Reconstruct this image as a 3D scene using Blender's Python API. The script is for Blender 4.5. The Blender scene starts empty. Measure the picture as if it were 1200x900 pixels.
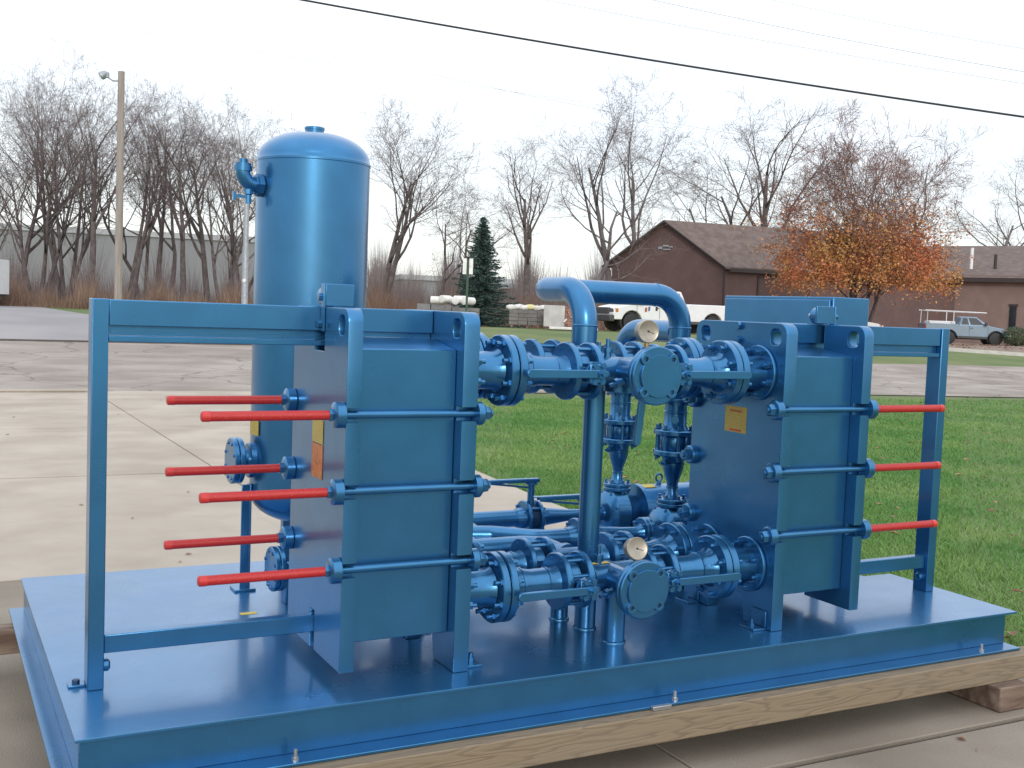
import bpy, bmesh, math, random
import numpy as np
from mathutils import Vector, Matrix, Quaternion

S = bpy.context.scene
COL = S.collection
pi = math.pi

# ------------------------------------------------------------------ camera
CAM = Vector((-0.377, -3.238, 1.61))
FPX, YAW, PIT, ROL = 1311.85, 0.485866, -0.0683824, 0.0385433
fw = Vector((math.sin(YAW)*math.cos(PIT), math.cos(YAW)*math.cos(PIT), math.sin(PIT)))
r0 = Vector((math.cos(YAW), -math.sin(YAW), 0)); u0 = r0.cross(fw)
rt = r0*math.cos(ROL)+u0*math.sin(ROL); up = u0*math.cos(ROL)-r0*math.sin(ROL)
cd = bpy.data.cameras.new('camera'); cam = bpy.data.objects.new('camera', cd); COL.objects.link(cam)
m3 = Matrix((rt, up, -fw)).transposed()
cam.matrix_world = Matrix.Translation(CAM) @ m3.to_4x4()
cd.sensor_width = 36; cd.lens = FPX/1200*36; cd.clip_end = 3000; cd.clip_start = 0.05
S.camera = cam
def at(px, py, w):            # a pixel of the photograph and a depth -> a point in the place
    return CAM + fw*w + rt*((px-600)*w/FPX) - up*((py-450)*w/FPX)

# ------------------------------------------------------------------ sky, sun, exposure
SUN_EL, SUN_AZ = math.radians(20), math.radians(198)     # behind the camera, azimuth from +Y clockwise
W = bpy.data.worlds.new('World'); S.world = W; W.use_nodes = True
nt = W.node_tree; nt.nodes.clear()
out = nt.nodes.new('ShaderNodeOutputWorld')
sky = nt.nodes.new('ShaderNodeTexSky'); sky.sky_type = 'NISHITA'; sky.sun_disc = False
sky.sun_elevation = SUN_EL; sky.sun_rotation = SUN_AZ
b1 = nt.nodes.new('ShaderNodeBackground'); b1.inputs[1].default_value = 0.05
nt.links.new(sky.outputs[0], b1.inputs[0])
tc = nt.nodes.new('ShaderNodeTexCoord'); nz = nt.nodes.new('ShaderNodeTexNoise')
nz.inputs['Scale'].default_value = 1.6; nz.inputs['Detail'].default_value = 5
nt.links.new(tc.outputs['Generated'], nz.inputs['Vector'])
rp = nt.nodes.new('ShaderNodeValToRGB')
rp.color_ramp.elements[0].position = .35; rp.color_ramp.elements[0].color = (.80, .83, .90, 1)
rp.color_ramp.elements[1].position = .62; rp.color_ramp.elements[1].color = (.97, .97, .99, 1)
nt.links.new(nz.outputs[0], rp.inputs[0])
b2 = nt.nodes.new('ShaderNodeBackground'); b2.inputs[1].default_value = 0.92
sx_ = nt.nodes.new('ShaderNodeSeparateXYZ'); nt.links.new(tc.outputs['Generated'], sx_.inputs[0])
mr_ = nt.nodes.new('ShaderNodeMapRange'); mr_.inputs[1].default_value = 0; mr_.inputs[2].default_value = 1; mr_.inputs[3].default_value = .88; mr_.inputs[4].default_value = 1.9
nt.links.new(sx_.outputs[2], mr_.inputs[0])
vm_ = nt.nodes.new('ShaderNodeVectorMath'); vm_.operation = 'SCALE'; nt.links.new(rp.outputs[0], vm_.inputs[0]); nt.links.new(mr_.outputs[0], vm_.inputs['Scale'])
nt.links.new(vm_.outputs[0], b2.inputs[0])
ad = nt.nodes.new('ShaderNodeAddShader'); nt.links.new(b1.outputs[0], ad.inputs[0]); nt.links.new(b2.outputs[0], ad.inputs[1])
nt.links.new(ad.outputs[0], out.inputs[0])
sd = bpy.data.lights.new('sun', 'SUN'); sun = bpy.data.objects.new('sun', sd); COL.objects.link(sun)
sd.energy = 1.0; sd.angle = math.radians(10); sd.color = (1, .97, .92)
sdir = Vector((math.sin(SUN_AZ)*math.cos(SUN_EL), math.cos(SUN_AZ)*math.cos(SUN_EL), math.sin(SUN_EL)))
sun.rotation_euler = sdir.to_track_quat('Z', 'Y').to_euler()
S.view_settings.view_transform = 'Standard'; S.view_settings.look = 'None'
S.view_settings.exposure = 0.05; S.view_settings.gamma = 1

# ------------------------------------------------------------------ materials
def mat(name, col, rough=.5, metal=0., var=.12, vscale=6, bump=0., bscale=60, coat=0., spec=.5, col2=None, detail=4, stretch=None, c2pos=(.4, .65), rvar=0., crack=None):
    m = bpy.data.materials.new(name); m.use_nodes = True
    t = m.node_tree; b = t.nodes['Principled BSDF']
    b.inputs['Roughness'].default_value = rough; b.inputs['Metallic'].default_value = metal
    b.inputs['Coat Weight'].default_value = coat; b.inputs['Coat Roughness'].default_value = .12
    b.inputs['Specular IOR Level'].default_value = spec
    c = t.nodes.new('ShaderNodeTexCoord'); n = t.nodes.new('ShaderNodeTexNoise')
    n.inputs['Scale'].default_value = vscale; n.inputs['Detail'].default_value = detail
    src = c.outputs['Object']
    if stretch:
        mp = t.nodes.new('ShaderNodeMapping'); mp.inputs['Scale'].default_value = stretch
        t.links.new(src, mp.inputs[0]); src = mp.outputs[0]
    t.links.new(src, n.inputs['Vector'])
    r = t.nodes.new('ShaderNodeValToRGB')
    c2 = col2 or tuple(min(1, v*(1+var)) for v in col)
    c1 = col if col2 else tuple(v*(1-var) for v in col)
    r.color_ramp.elements[0].position = c2pos[0]; r.color_ramp.elements[0].color = (*c1, 1)
    r.color_ramp.elements[1].position = c2pos[1]; r.color_ramp.elements[1].color = (*c2, 1)
    t.links.new(n.outputs[0], r.inputs[0]); t.links.new(r.outputs[0], b.inputs['Base Color'])
    if rvar:
        n3 = t.nodes.new('ShaderNodeTexNoise'); n3.inputs['Scale'].default_value = 4.5; n3.inputs['Detail'].default_value = 9; n3.inputs['Roughness'].default_value = .65
        t.links.new(src, n3.inputs['Vector']); mr = t.nodes.new('ShaderNodeMapRange'); mr.inputs[1].default_value = .3; mr.inputs[2].default_value = .7
        mr.inputs[3].default_value = rough-rvar; mr.inputs[4].default_value = rough+rvar; t.links.new(n3.outputs[0], mr.inputs[0]); t.links.new(mr.outputs[0], b.inputs['Roughness'])
    if crack:
        vo = t.nodes.new('ShaderNodeTexVoronoi'); vo.feature = 'DISTANCE_TO_EDGE'; vo.inputs['Scale'].default_value = crack[0]
        wn = t.nodes.new('ShaderNodeTexNoise'); wn.inputs['Scale'].default_value = crack[0]*3; wn.inputs['Detail'].default_value = 6; t.links.new(c.outputs['Object'], wn.inputs[0])
        va = t.nodes.new('ShaderNodeVectorMath'); va.operation = 'MULTIPLY_ADD'; va.inputs[1].default_value = (crack[2],)*3; t.links.new(wn.outputs['Color'], va.inputs[0]); t.links.new(c.outputs['Object'], va.inputs[2])
        t.links.new(va.outputs[0], vo.inputs['Vector'])
        cr = t.nodes.new('ShaderNodeValToRGB'); cr.color_ramp.elements[0].position = 0; cr.color_ramp.elements[0].color = (crack[3],)*3+(1,); cr.color_ramp.elements[1].position = crack[1]; cr.color_ramp.elements[1].color = (1, 1, 1, 1)
        t.links.new(vo.outputs['Distance'], cr.inputs[0]); mm = t.nodes.new('ShaderNodeMix'); mm.data_type = 'RGBA'; mm.blend_type = 'MULTIPLY'; mm.inputs[0].default_value = 1
        n5 = t.nodes.new('ShaderNodeTexNoise'); n5.inputs['Scale'].default_value = .9; n5.inputs['Detail'].default_value = 6; t.links.new(c.outputs['Object'], n5.inputs[0])
        r5 = t.nodes.new('ShaderNodeValToRGB'); r5.color_ramp.elements[0].position = .38; r5.color_ramp.elements[0].color = (.86, .85, .84, 1); r5.color_ramp.elements[1].position = .56; r5.color_ramp.elements[1].color = (1, 1, 1, 1)
        t.links.new(n5.outputs[0], r5.inputs[0]); m5 = t.nodes.new('ShaderNodeMix'); m5.data_type = 'RGBA'; m5.blend_type = 'MULTIPLY'; m5.inputs[0].default_value = 1
        t.links.new(r.outputs[0], m5.inputs[6]); t.links.new(r5.outputs[0], m5.inputs[7])
        t.links.new(m5.outputs[2], mm.inputs[6]); t.links.new(cr.outputs[0], mm.inputs[7]); t.links.new(mm.outputs[2], b.inputs['Base Color'])
    if bump:
        n2 = t.nodes.new('ShaderNodeTexNoise'); n2.inputs['Scale'].default_value = bscale; n2.inputs['Detail'].default_value = 3
        t.links.new(src, n2.inputs['Vector'])
        bp = t.nodes.new('ShaderNodeBump'); bp.inputs['Strength'].default_value = bump; bp.inputs['Distance'].default_value = .01
        t.links.new(n2.outputs[0], bp.inputs['Height']); t.links.new(bp.outputs[0], b.inputs['Normal'])
    return m
BLUE = mat('blue_enamel', (.037, .180, .372), .29, .78, .05, 7, .05, 260, .35, rvar=.035, detail=9)
DECK = mat('blue_deck_enamel', (.036, .178, .375), .30, .64, .06, 3, 0, 120, .45, rvar=.05, detail=9)
DARK = mat('dark_blue_steel', (.014, .055, .13), .5, .4, .25, 40)
def red_thread():
    m = mat('red_sleeve', (.42, .018, .018), .42, 0, .1, 210, 0, col2=(.50, .05, .04), c2pos=(.55, .75)); t = m.node_tree; b = t.nodes['Principled BSDF']
    c = t.nodes.new('ShaderNodeTexCoord'); w = t.nodes.new('ShaderNodeTexWave'); w.bands_direction = 'X'; w.inputs['Scale'].default_value = 64; w.inputs['Distortion'].default_value = 2.5; w.inputs['Detail'].default_value = 2
    t.links.new(c.outputs['Object'], w.inputs[0]); bp = t.nodes.new('ShaderNodeBump'); bp.inputs['Strength'].default_value = .4; bp.inputs['Distance'].default_value = .002
    t.links.new(w.outputs[1], bp.inputs['Height']); t.links.new(bp.outputs[0], b.inputs['Normal']); return m
RED = red_thread()
REDTIP = mat('red_cap', (.52, .035, .032), .35, 0, .1, 30)
STEEL = mat('zinc_steel', (.45, .46, .47), .35, .8, .1, 30)
GALV = mat('galvanised_steel', (.36, .39, .42), .5, .5, .15, 20)
BRASS = mat('brass', (.45, .32, .12), .35, .9, .1, 30)
DIAL = mat('dial_face', (.50, .49, .45), .3, 0, .08, 90)
RIM = mat('gauge_rim', (.34, .31, .26), .35, .6, .1, 40)
BLACK = mat('black_rubber', (.018, .018, .02), .6, 0, .2, 30)
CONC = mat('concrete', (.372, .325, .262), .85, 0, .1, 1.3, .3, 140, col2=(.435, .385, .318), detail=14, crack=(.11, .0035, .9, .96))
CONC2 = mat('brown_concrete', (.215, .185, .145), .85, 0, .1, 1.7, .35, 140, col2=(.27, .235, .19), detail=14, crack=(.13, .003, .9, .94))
ASPH = mat('old_asphalt', (.25, .215, .185), .9, 0, .1, .8, .5, 50, col2=(.35, .31, .27), detail=15, stretch=(.6, 1.2, 1), crack=(.45, .02, .9, .55))
ROADM = mat('grey_asphalt', (.23, .22, .225), .9, 0, .1, .3, .2, 40, col2=(.29, .28, .28), detail=8)
GRASS = mat('lawn', (.075, .125, .028), .9, 0, .1, .35, .5, 30, col2=(.145, .165, .055), detail=12)
BLADE = mat('grass_blade', (.082, .225, .038), .6, 0, .1, .6, col2=(.185, .305, .075), detail=12)
DRYG = mat('dry_weeds', (.16, .10, .07), .9, 0, .1, .4, col2=(.30, .20, .145), detail=8)
BARK = mat('hazed_bark', (.088, .072, .070), .9, 0, .1, 3, .4, 20, col2=(.15, .125, .12), detail=8)  # lightened and greyed, distance haze painted into the bark colour
TWIG = mat('twig', (.14, .108, .106), .9, 0, .1, .8, col2=(.23, .185, .18))
NEED = mat('spruce_needles', (.024, .052, .046), .7, 0, .1, 2.5, col2=(.075, .135, .115))
LEAFO = mat('orange_leaf', (.46, .14, .06), .6, 0, .1, .5, col2=(.47, .26, .07), detail=3)
LEAFD = mat('fallen_leaf', (.16, .07, .035), .7, 0, .1, 7, col2=(.34, .19, .10))
HEDGE = mat('hedge_leaf', (.020, .042, .014), .6, 0, .1, 3, col2=(.055, .085, .03))
BRICK = mat('brown_siding', (.112, .068, .062), .8, 0, .06, 1.2, .1, 80, col2=(.132, .082, .075))
ROOF = mat('brown_shingle', (.115, .084, .073), .9, 0, .1, 2, .4, 40, col2=(.16, .122, .108), detail=9)
TRIM = mat('dark_trim', (.035, .026, .024), .6)
WOOD = None
def wood():
    m = bpy.data.materials.new('treated_timber'); m.use_nodes = True; t = m.node_tree; b = t.nodes['Principled BSDF']
    b.inputs['Roughness'].default_value = .75
    c = t.nodes.new('ShaderNodeTexCoord'); mp = t.nodes.new('ShaderNodeMapping'); mp.inputs['Scale'].default_value = (.9, 9, 9)
    t.links.new(c.outputs['Object'], mp.inputs[0])
    n0 = t.nodes.new('ShaderNodeTexNoise'); n0.inputs['Scale'].default_value = 2.2; n0.inputs['Detail'].default_value = 2
    t.links.new(mp.outputs[0], n0.inputs[0])
    mu = t.nodes.new('ShaderNodeMath'); mu.operation = 'MULTIPLY'; mu.inputs[1].default_value = 16; t.links.new(n0.outputs[0], mu.inputs[0])
    fr = t.nodes.new('ShaderNodeMath'); fr.operation = 'PINGPONG'; fr.inputs[1].default_value = 1; t.links.new(mu.outputs[0], fr.inputs[0])
    r = t.nodes.new('ShaderNodeValToRGB'); e = r.color_ramp.elements
    e[0].position = .0; e[0].color = (.115, .072, .042, 1); e[1].position = .45; e[1].color = (.225, .165, .10, 1)
    t.links.new(fr.outputs[0], r.inputs[0])
    n1 = t.nodes.new('ShaderNodeTexNoise'); n1.inputs['Scale'].default_value = 1.2; n1.inputs['Detail'].default_value = 6
    t.links.new(mp.outputs[0], n1.inputs[0])
    mx = t.nodes.new('ShaderNodeMix'); mx.data_type = 'RGBA'; mx.inputs[7].default_value = (.205, .17, .122, 1)
    t.links.new(n1.outputs[0], mx.inputs[0]); t.links.new(r.outputs[0], mx.inputs[6]); t.links.new(mx.outputs[2], b.inputs['Base Color'])
    bp = t.nodes.new('ShaderNodeBump'); bp.inputs['Strength'].default_value = .25; bp.inputs['Distance'].default_value = .004
    t.links.new(fr.outputs[0], bp.inputs['Height']); t.links.new(bp.outputs[0], b.inputs['Normal'])
    return m
WOOD = wood()
WOODOLD = mat('weathered_timber', (.12, .075, .055), .85, 0, .1, 3, .4, 60, col2=(.24, .18, .135), stretch=(1, 8, 8), detail=6)
POLEW = mat('pole_wood', (.26, .225, .20), .9, 0, .1, 2, .3, 30, col2=(.34, .30, .27), stretch=(6, 6, .4))
WHITE = mat('white_paint', (.72, .73, .74), .3, 0, .03, 3, 0, 60, .5)
TRUCKB = mat('pale_blue_paint', (.17, .25, .34), .3, .3, .04, 3, 0, 60, .5)
GLASS = mat('car_glass', (.02, .024, .03), .06, 0, .1, 3, spec=.8)
CHROME = mat('chrome', (.55, .56, .58), .2, .9, .05, 20)
PLAST = mat('dark_plastic', (.06, .06, .063), .55, 0, .1, 10)
AMBER = mat('amber_lens', (.5, .16, .02), .25)
TAIL = mat('red_lens', (.35, .02, .02), .3)
SACK = mat('white_sack', (.66, .65, .62), .7, 0, .08, 4)
SACKY = mat('yellow_sack', (.62, .56, .28), .7, 0, .08, 4)
GREYB = mat('grey_block', (.17, .165, .16), .9, 0, .15, 3)
REDBR = mat('red_brick', (.30, .17, .13), .9, 0, .2, 5)
WRAP = mat('plastic_wrap', (.42, .41, .40), .4, 0, .12, 3)
WAREH = mat('pale_metal_wall', (.215, .22, .235), .6, 0, .05, .2)
WAREHR = mat('pale_metal_roof', (.36, .37, .39), .6, 0, .05, .2)
SIGNW = mat('white_sign', (.75, .75, .73), .4)
SIGNG = mat('green_post', (.05, .09, .07), .6)
KERB = mat('kerb_concrete', (.50, .48, .45), .85, 0, .1, 3)
CABLE = mat('black_cable', (.02, .02, .022), .7)
THINC = mat('weathered_cable', (.42, .43, .45), .6)
def label_mat(name, col, ink, sc):
    m = bpy.data.materials.new(name); m.use_nodes = True; t = m.node_tree; b = t.nodes['Principled BSDF']
    b.inputs['Roughness'].default_value = .4
    c = t.nodes.new('ShaderNodeTexCoord'); w = t.nodes.new('ShaderNodeTexWave'); w.bands_direction = 'Z'
    w.inputs['Scale'].default_value = sc; w.inputs['Distortion'].default_value = 0
    n = t.nodes.new('ShaderNodeTexNoise'); n.inputs['Scale'].default_value = 160; t.links.new(c.outputs['Object'], n.inputs[0])
    t.links.new(c.outputs['Object'], w.inputs[0])
    mu = t.nodes.new('ShaderNodeMath'); mu.operation = 'MULTIPLY'; t.links.new(w.outputs[1], mu.inputs[0]); t.links.new(n.outputs[0], mu.inputs[1])
    r = t.nodes.new('ShaderNodeValToRGB'); r.color_ramp.elements[0].position = .38; r.color_ramp.elements[0].color = (*col, 1)
    r.color_ramp.elements[1].position = .52; r.color_ramp.elements[1].color = (*ink, 1)
    t.links.new(mu.outputs[0], r.inputs[0]); t.links.new(r.outputs[0], b.inputs['Base Color']); return m
YLAB = label_mat('yellow_label', (.43, .33, .06), (.25, .16, .03), 38)
OLAB = mat('orange_label', (.42, .13, .03), .4, 0, .25, 60)
YPLAIN = mat('yellow_tape', (.62, .47, .06), .45)
REDINK = mat('red_ink', (.42, .07, .03), .5)

# ------------------------------------------------------------------ mesh helpers
class B:
    def __init__(s): s.v = []; s.f = []
    def add(s, v, f):
        o = len(s.v); s.v += [tuple(p) for p in v]; s.f += [tuple(i+o for i in q) for q in f]; return s
    def box(s, x0, x1, y0, y1, z0, z1):
        return s.add([(x0,y0,z0),(x1,y0,z0),(x1,y1,z0),(x0,y1,z0),(x0,y0,z1),(x1,y0,z1),(x1,y1,z1),(x0,y1,z1)],
                     [(0,3,2,1),(4,5,6,7),(0,1,5,4),(1,2,6,5),(2,3,7,6),(3,0,4,7)])
    def obox(s, c, ax, ay, az):
        c = Vector(c); ax, ay, az = Vector(ax), Vector(ay), Vector(az); v = []
        for k in (-1, 1):
            for (i, j) in ((-1,-1),(1,-1),(1,1),(-1,1)): v.append(c+ax*i+ay*j+az*k)
        return s.add(v, [(0,3,2,1),(4,5,6,7),(0,1,5,4),(1,2,6,5),(2,3,7,6),(3,0,4,7)])
    def lathe(s, prof, org, axis, n=24, caps=True):     # prof: (t along axis, r)
        org = Vector(org); a = Vector(axis).normalized()
        e1 = a.orthogonal().normalized(); e2 = a.cross(e1); v = []; f = []
        for (t, r) in prof:
            for k in range(n):
                an = 2*pi*k/n; v.append(org+a*t+(e1*math.cos(an)+e2*math.sin(an))*r)
        for i in range(len(prof)-1):
            for k in range(n):
                k2 = (k+1) % n; f.append((i*n+k, i*n+k2, (i+1)*n+k2, (i+1)*n+k))
        if caps:
            f.append(tuple(reversed(range(n)))); f.append(tuple((len(prof)-1)*n+k for k in range(n)))
        return s.add(v, f)
    def cyl(s, p0, p1, r, r1=None, n=20):
        p0, p1 = Vector(p0), Vector(p1); return s.lathe([(0, r), ((p1-p0).length, r if r1 is None else r1)], p0, p1-p0, n)
    def tube(s, pts, r, n=20):                          # r a number or a list
        pts = [Vector(p) for p in pts]; N = len(pts); rr = r if isinstance(r, (list, tuple)) else [r]*N
        v = []; f = []; t0 = (pts[1]-pts[0]).normalized(); e = t0.orthogonal().normalized()
        for i, p in enumerate(pts):
            t = ((pts[min(i+1, N-1)]-pts[max(i-1, 0)])).normalized()
            e = (e-t*e.dot(t)).normalized(); b = t.cross(e)
            for k in range(n):
                an = 2*pi*k/n; v.append(p+(e*math.cos(an)+b*math.sin(an))*rr[i])
        for i in range(N-1):
            for k in range(n):
                k2 = (k+1) % n; f.append((i*n+k, i*n+k2, (i+1)*n+k2, (i+1)*n+k))
        f.append(tuple(reversed(range(n)))); f.append(tuple((N-1)*n+k for k in range(n)))
        return s.add(v, f)
    def prism(s, poly, axis, t0, t1):                   # poly of 2D points in the plane across axis ('x': (y,z), 'y': (x,z), 'z': (x,y))
        def P(a, b, t): return {'x': (t, a, b), 'y': (a, t, b), 'z': (a, b, t)}[axis]
        n = len(poly); v = [P(a, b, t0) for a, b in poly]+[P(a, b, t1) for a, b in poly]
        f = [tuple(range(n)), tuple(n+k for k in reversed(range(n)))]
        for k in range(n): f.append((k, n+k, n+(k+1) % n, (k+1) % n))
        return s.add(v, f)

ORG = {}
def fix(me):
    bm = bmesh.new(); bm.from_mesh(me); bmesh.ops.recalc_face_normals(bm, faces=bm.faces); bm.to_mesh(me); bm.free()
def obj(name, b, m, parent=None, bevel=0, smooth=40, recalc=True):
    o0 = ORG[parent] if parent else Vector((0, 0, 0))
    me = bpy.data.meshes.new(name)
    me.from_pydata([(p[0]-o0.x, p[1]-o0.y, p[2]-o0.z) for p in b.v], [], b.f)
    if recalc: fix(me)
    me.materials.append(m)
    if smooth: me.shade_smooth(); me.set_sharp_from_angle(angle=math.radians(smooth))
    o = bpy.data.objects.new(name, me); COL.objects.link(o)
    if parent: o.parent = parent
    ORG[o] = o0
    if bevel:
        md = o.modifiers.new('bevel', 'BEVEL'); md.width = bevel; md.segments = 2; md.limit_method = 'ANGLE'; md.angle_limit = math.radians(50)
    return o
def tag(o, label, cat, group=None):
    o['label'] = label; o['category'] = cat
    if group: o['group'] = group
    return o
def thing(name, label, cat, loc, group=None):
    o = bpy.data.objects.new(name, None); COL.objects.link(o); o.location = loc; o.empty_display_size = .1
    ORG[o] = Vector(loc); return tag(o, label, cat, group)
def single(name, b, m, label, cat, group=None, **k): return tag(obj(name, b, m, None, **k), label, cat, group)
def struct(name, b, m, **k):
    o = obj(name, b, m, None, **k); o['kind'] = 'structure'; return o
def fillet(pts, rad, seg=8):
    pts = [Vector(p) for p in pts]; outp = [pts[0]]
    for i in range(1, len(pts)-1):
        a, b, c = pts[i-1], pts[i], pts[i+1]; d1 = (a-b).normalized(); d2 = (c-b).normalized()
        th = d1.angle(d2); t = rad/math.tan(th/2); p1, p2 = b+d1*t, b+d2*t
        cen = b+(d1+d2).normalized()*(rad/math.sin(th/2))
        for k in range(seg+1):
            u = k/seg; q = p1.lerp(p2, u)
            v1, v2 = (p1-cen), (p2-cen); om = v1.angle(v2)
            outp.append(cen+(v1*math.sin((1-u)*om)+v2*math.sin(u*om))/math.sin(om))
    outp.append(pts[-1]); return outp
_mc = {}
def stud_mesh(L, r, m):
    key = ('stud', round(L, 4), round(r, 4), m.name)
    if key not in _mc:
        b = B()
        b.lathe([(-L/2, r*.95), (L/2, r*.95)], (0, 0, 0), (0, 0, 1), 8)
        h = r*1.5
        for s in (-1, 1):
            z0 = s*(L/2-2.2*h-.002)
            b.lathe([(0, r*1.75), (h, r*1.75)], (0, 0, z0), (0, 0, s), 6)
        me = bpy.data.meshes.new('bolt'); me.from_pydata(b.v, [], b.f); fix(me); me.materials.append(m); me.shade_smooth(); me.set_sharp_from_angle(angle=.6)
        _mc[key] = me
    return _mc[key]
def bolts(parent, c, axis, R, n, L, r=.008, m=None, ph=.5, name='bolt'):
    a = Vector(axis).normalized(); e1 = Vector((0, 0, 1)) if abs(a.z) < .9 else Vector((1, 0, 0))
    e1 = (e1-a*e1.dot(a)).normalized(); e2 = a.cross(e1); q = a.to_track_quat('Z', 'Y'); me = stud_mesh(L, r, m or BLUE)
    for k in range(n):
        an = 2*pi*(k+ph)/n; o = bpy.data.objects.new(name, me); COL.objects.link(o); o.parent = parent
        o.location = Vector(c)+(e1*math.cos(an)+e2*math.sin(an))*R-ORG[parent]; o.rotation_mode = 'QUATERNION'; o.rotation_quaternion = q
def disc(c, axis, R, t, hub=None, ch=.004, n=32):      # a flange disc centred at c
    b = B(); b.lathe([(-t/2, R-ch), (-t/2+ch, R), (t/2-ch, R), (t/2, R-ch)], c, axis, n); return b
def curveplate(splines, axis, t0, t1, bev=.003):        # flat plate with holes: outline splines in 2D
    cu = bpy.data.curves.new('c', 'CURVE'); cu.dimensions = '2D'; cu.fill_mode = 'BOTH'
    cu.extrude = (t1-t0)/2-bev; cu.bevel_depth = bev; cu.bevel_resolution = 1; cu.offset = -bev
    for sp in splines:
        s = cu.splines.new('POLY'); s.points.add(len(sp)-1); s.use_cyclic_u = True
        for p, q in zip(s.points, sp): p.co = (q[0], q[1], 0, 1)
    o = bpy.data.objects.new('c', cu); COL.objects.link(o); bpy.context.view_layer.update()
    me = o.to_mesh(); b = B(); mid = (t0+t1)/2
    for v in me.vertices:
        a, c, t = v.co; t += mid
        b.v.append({'x': (t, a, c), 'y': (a, t, c), 'z': (a, c, t)}[axis])
    b.f = [tuple(p.vertices) for p in me.polygons]
    o.to_mesh_clear(); bpy.data.objects.remove(o); bpy.data.curves.remove(cu); return b
def rrect(x0, x1, y0, y1, r, seg=5):
    p = []
    for cx, cy, a0 in ((x1-r, y1-r, 0), (x0+r, y1-r, pi/2), (x0+r, y0+r, pi), (x1-r, y0+r, 1.5*pi)):
        for k in range(seg+1): a = a0+pi/2*k/seg; p.append((cx+r*math.cos(a), cy+r*math.sin(a)))
    return p

# ------------------------------------------------------------------ ground
def ss(a, b, x): t = min(1, max(0, (x-a)/(b-a))); return t*t*(3-2*t)
def gz(x, y): return .8*ss(16, 33, y)-.3*ss(36, 52, y)-.25*ss(28, 50, x)
def sheet(name, poly_fn, us, vs, m, dz):
    b = B(); nu, nv = len(us), len(vs)
    for v in vs:
        for u in us: x, y = poly_fn(u, v); b.v.append((x, y, gz(x, y)+dz))
    for j in range(nv-1):
        for i in range(nu-1): b.f.append((j*nu+i, j*nu+i+1, (j+1)*nu+i+1, (j+1)*nu+i))
    return struct(name, b, m, smooth=60)
def frange(a, b, n): return [a+(b-a)*i/(n-1) for i in range(n)]
gx = [-900, -400, -200, -100]+frange(-60, 120, 61)+[160, 250, 450, 1000]
gy = [-200, -60, -20]+frange(-10, 14, 9)+frange(15, 60, 46)+[70, 90, 130, 200, 400, 900, 1800]
ground = sheet('ground', lambda u, v: (u, v), gx, gy, GRASS, -.03)
# concrete apron: sawn slabs of 3.65 m
apron = thing('concrete_apron', '', '', (0, 0, 0)); del apron['label']; del apron['category']; apron['kind'] = 'structure'
def edge(y): return 4.16+.02*max(0, y)+.075*max(0, y-4.7)+.045*max(0, y-7)**1.6
xs = [-12.55, -8.9, -5.25, -1.6, 2.05]; ys = [-11.2, -7.55, -3.895, -.245, 3.405, 7.055, 10.705, 15.85]
g = .007
for i in range(len(xs)):
    for j in range(len(ys)-1):
        ya, yb = ys[j]+3*g, ys[j+1]-3*g; b = B()
        if i < len(xs)-1: poly = [(xs[i]+g, ya), (xs[i+1]-g, ya), (xs[i+1]-g, yb), (xs[i]+g, yb)]
        else:
            K = 8; poly = [(xs[i]+g, ya)]+[(edge(ya+(yb-ya)*k/K), ya+(yb-ya)*k/K) for k in range(K+1)]+[(xs[i]+g, yb)]
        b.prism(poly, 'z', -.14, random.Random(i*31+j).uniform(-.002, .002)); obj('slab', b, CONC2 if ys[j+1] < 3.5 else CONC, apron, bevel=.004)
b = B().box(-12.6, 4.2, -11.3, 15.8, -.15, -.022); obj('bedding', b, TRIM, apron)
# asphalt: worn cross lane, then the grey road going off left
ri = frange(-60, 75, 91)
def lane_near(u): return 15.87-.9*ss(5, 18, u)-1.1*ss(17, 24, u)
def lane_far(u): return 24.8-2.0*ss(7, 22, u)
sheet('asphalt_lane', lambda u, v: (u, lane_near(u)+v*(lane_far(u)-lane_near(u))), ri, frange(0, 1, 10), ASPH, -.012)
def road_right(v): return 7.3+9*(1-ss(0, .10, v))**2-2.0*v
sheet('road', lambda u, v: (-16+u*(road_right(v)+16), 24.78+v*85), frange(0, 1, 12), frange(0, 1, 60), ROADM, -.008)
struct('patch_seam', B().box(-60, 8, 24.72, 24.86, .35, .445), mat('tar_seam', (.10, .088, .08), .9), smooth=0)
# gravel drive with leaves by the building, a kerb before it
gd = sheet('leafy_drive', lambda u, v: (28+u*70, 28.6+v*40-.29*(u*70-8)*(1-v)), frange(0, 1, 24), frange(0, 1, 20), mat('leafy_gravel', (.17, .125, .10), .9, 0, .1, 2, .4, 30, col2=(.27, .20, .15), detail=10), -.016)
b = B()
for k in range(24):
    x0, x1 = 28+k*1.5, 28+k*1.5+1.49; y0 = 28.0-.29*(x0-35.8); y1 = 28.0-.29*(x1-35.8)
    b.add([(x0, y0, gz(x0, y0)-.1), (x1, y1, gz(x1, y1)-.1), (x1, y1, gz(x1, y1)+.12), (x0, y0, gz(x0, y0)+.12), (x0, y0+.25, gz(x0, y0)-.1), (x1, y1+.25, gz(x1, y1)-.1), (x1, y1+.25, gz(x1, y1)+.12), (x0, y0+.25, gz(x0, y0)+.12)],
          [(0, 1, 2, 3), (4, 7, 6, 5), (3, 2, 6, 7), (0, 3, 7, 4), (1, 5, 6, 2)])
struct('kerb', b, KERB, smooth=0)

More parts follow.
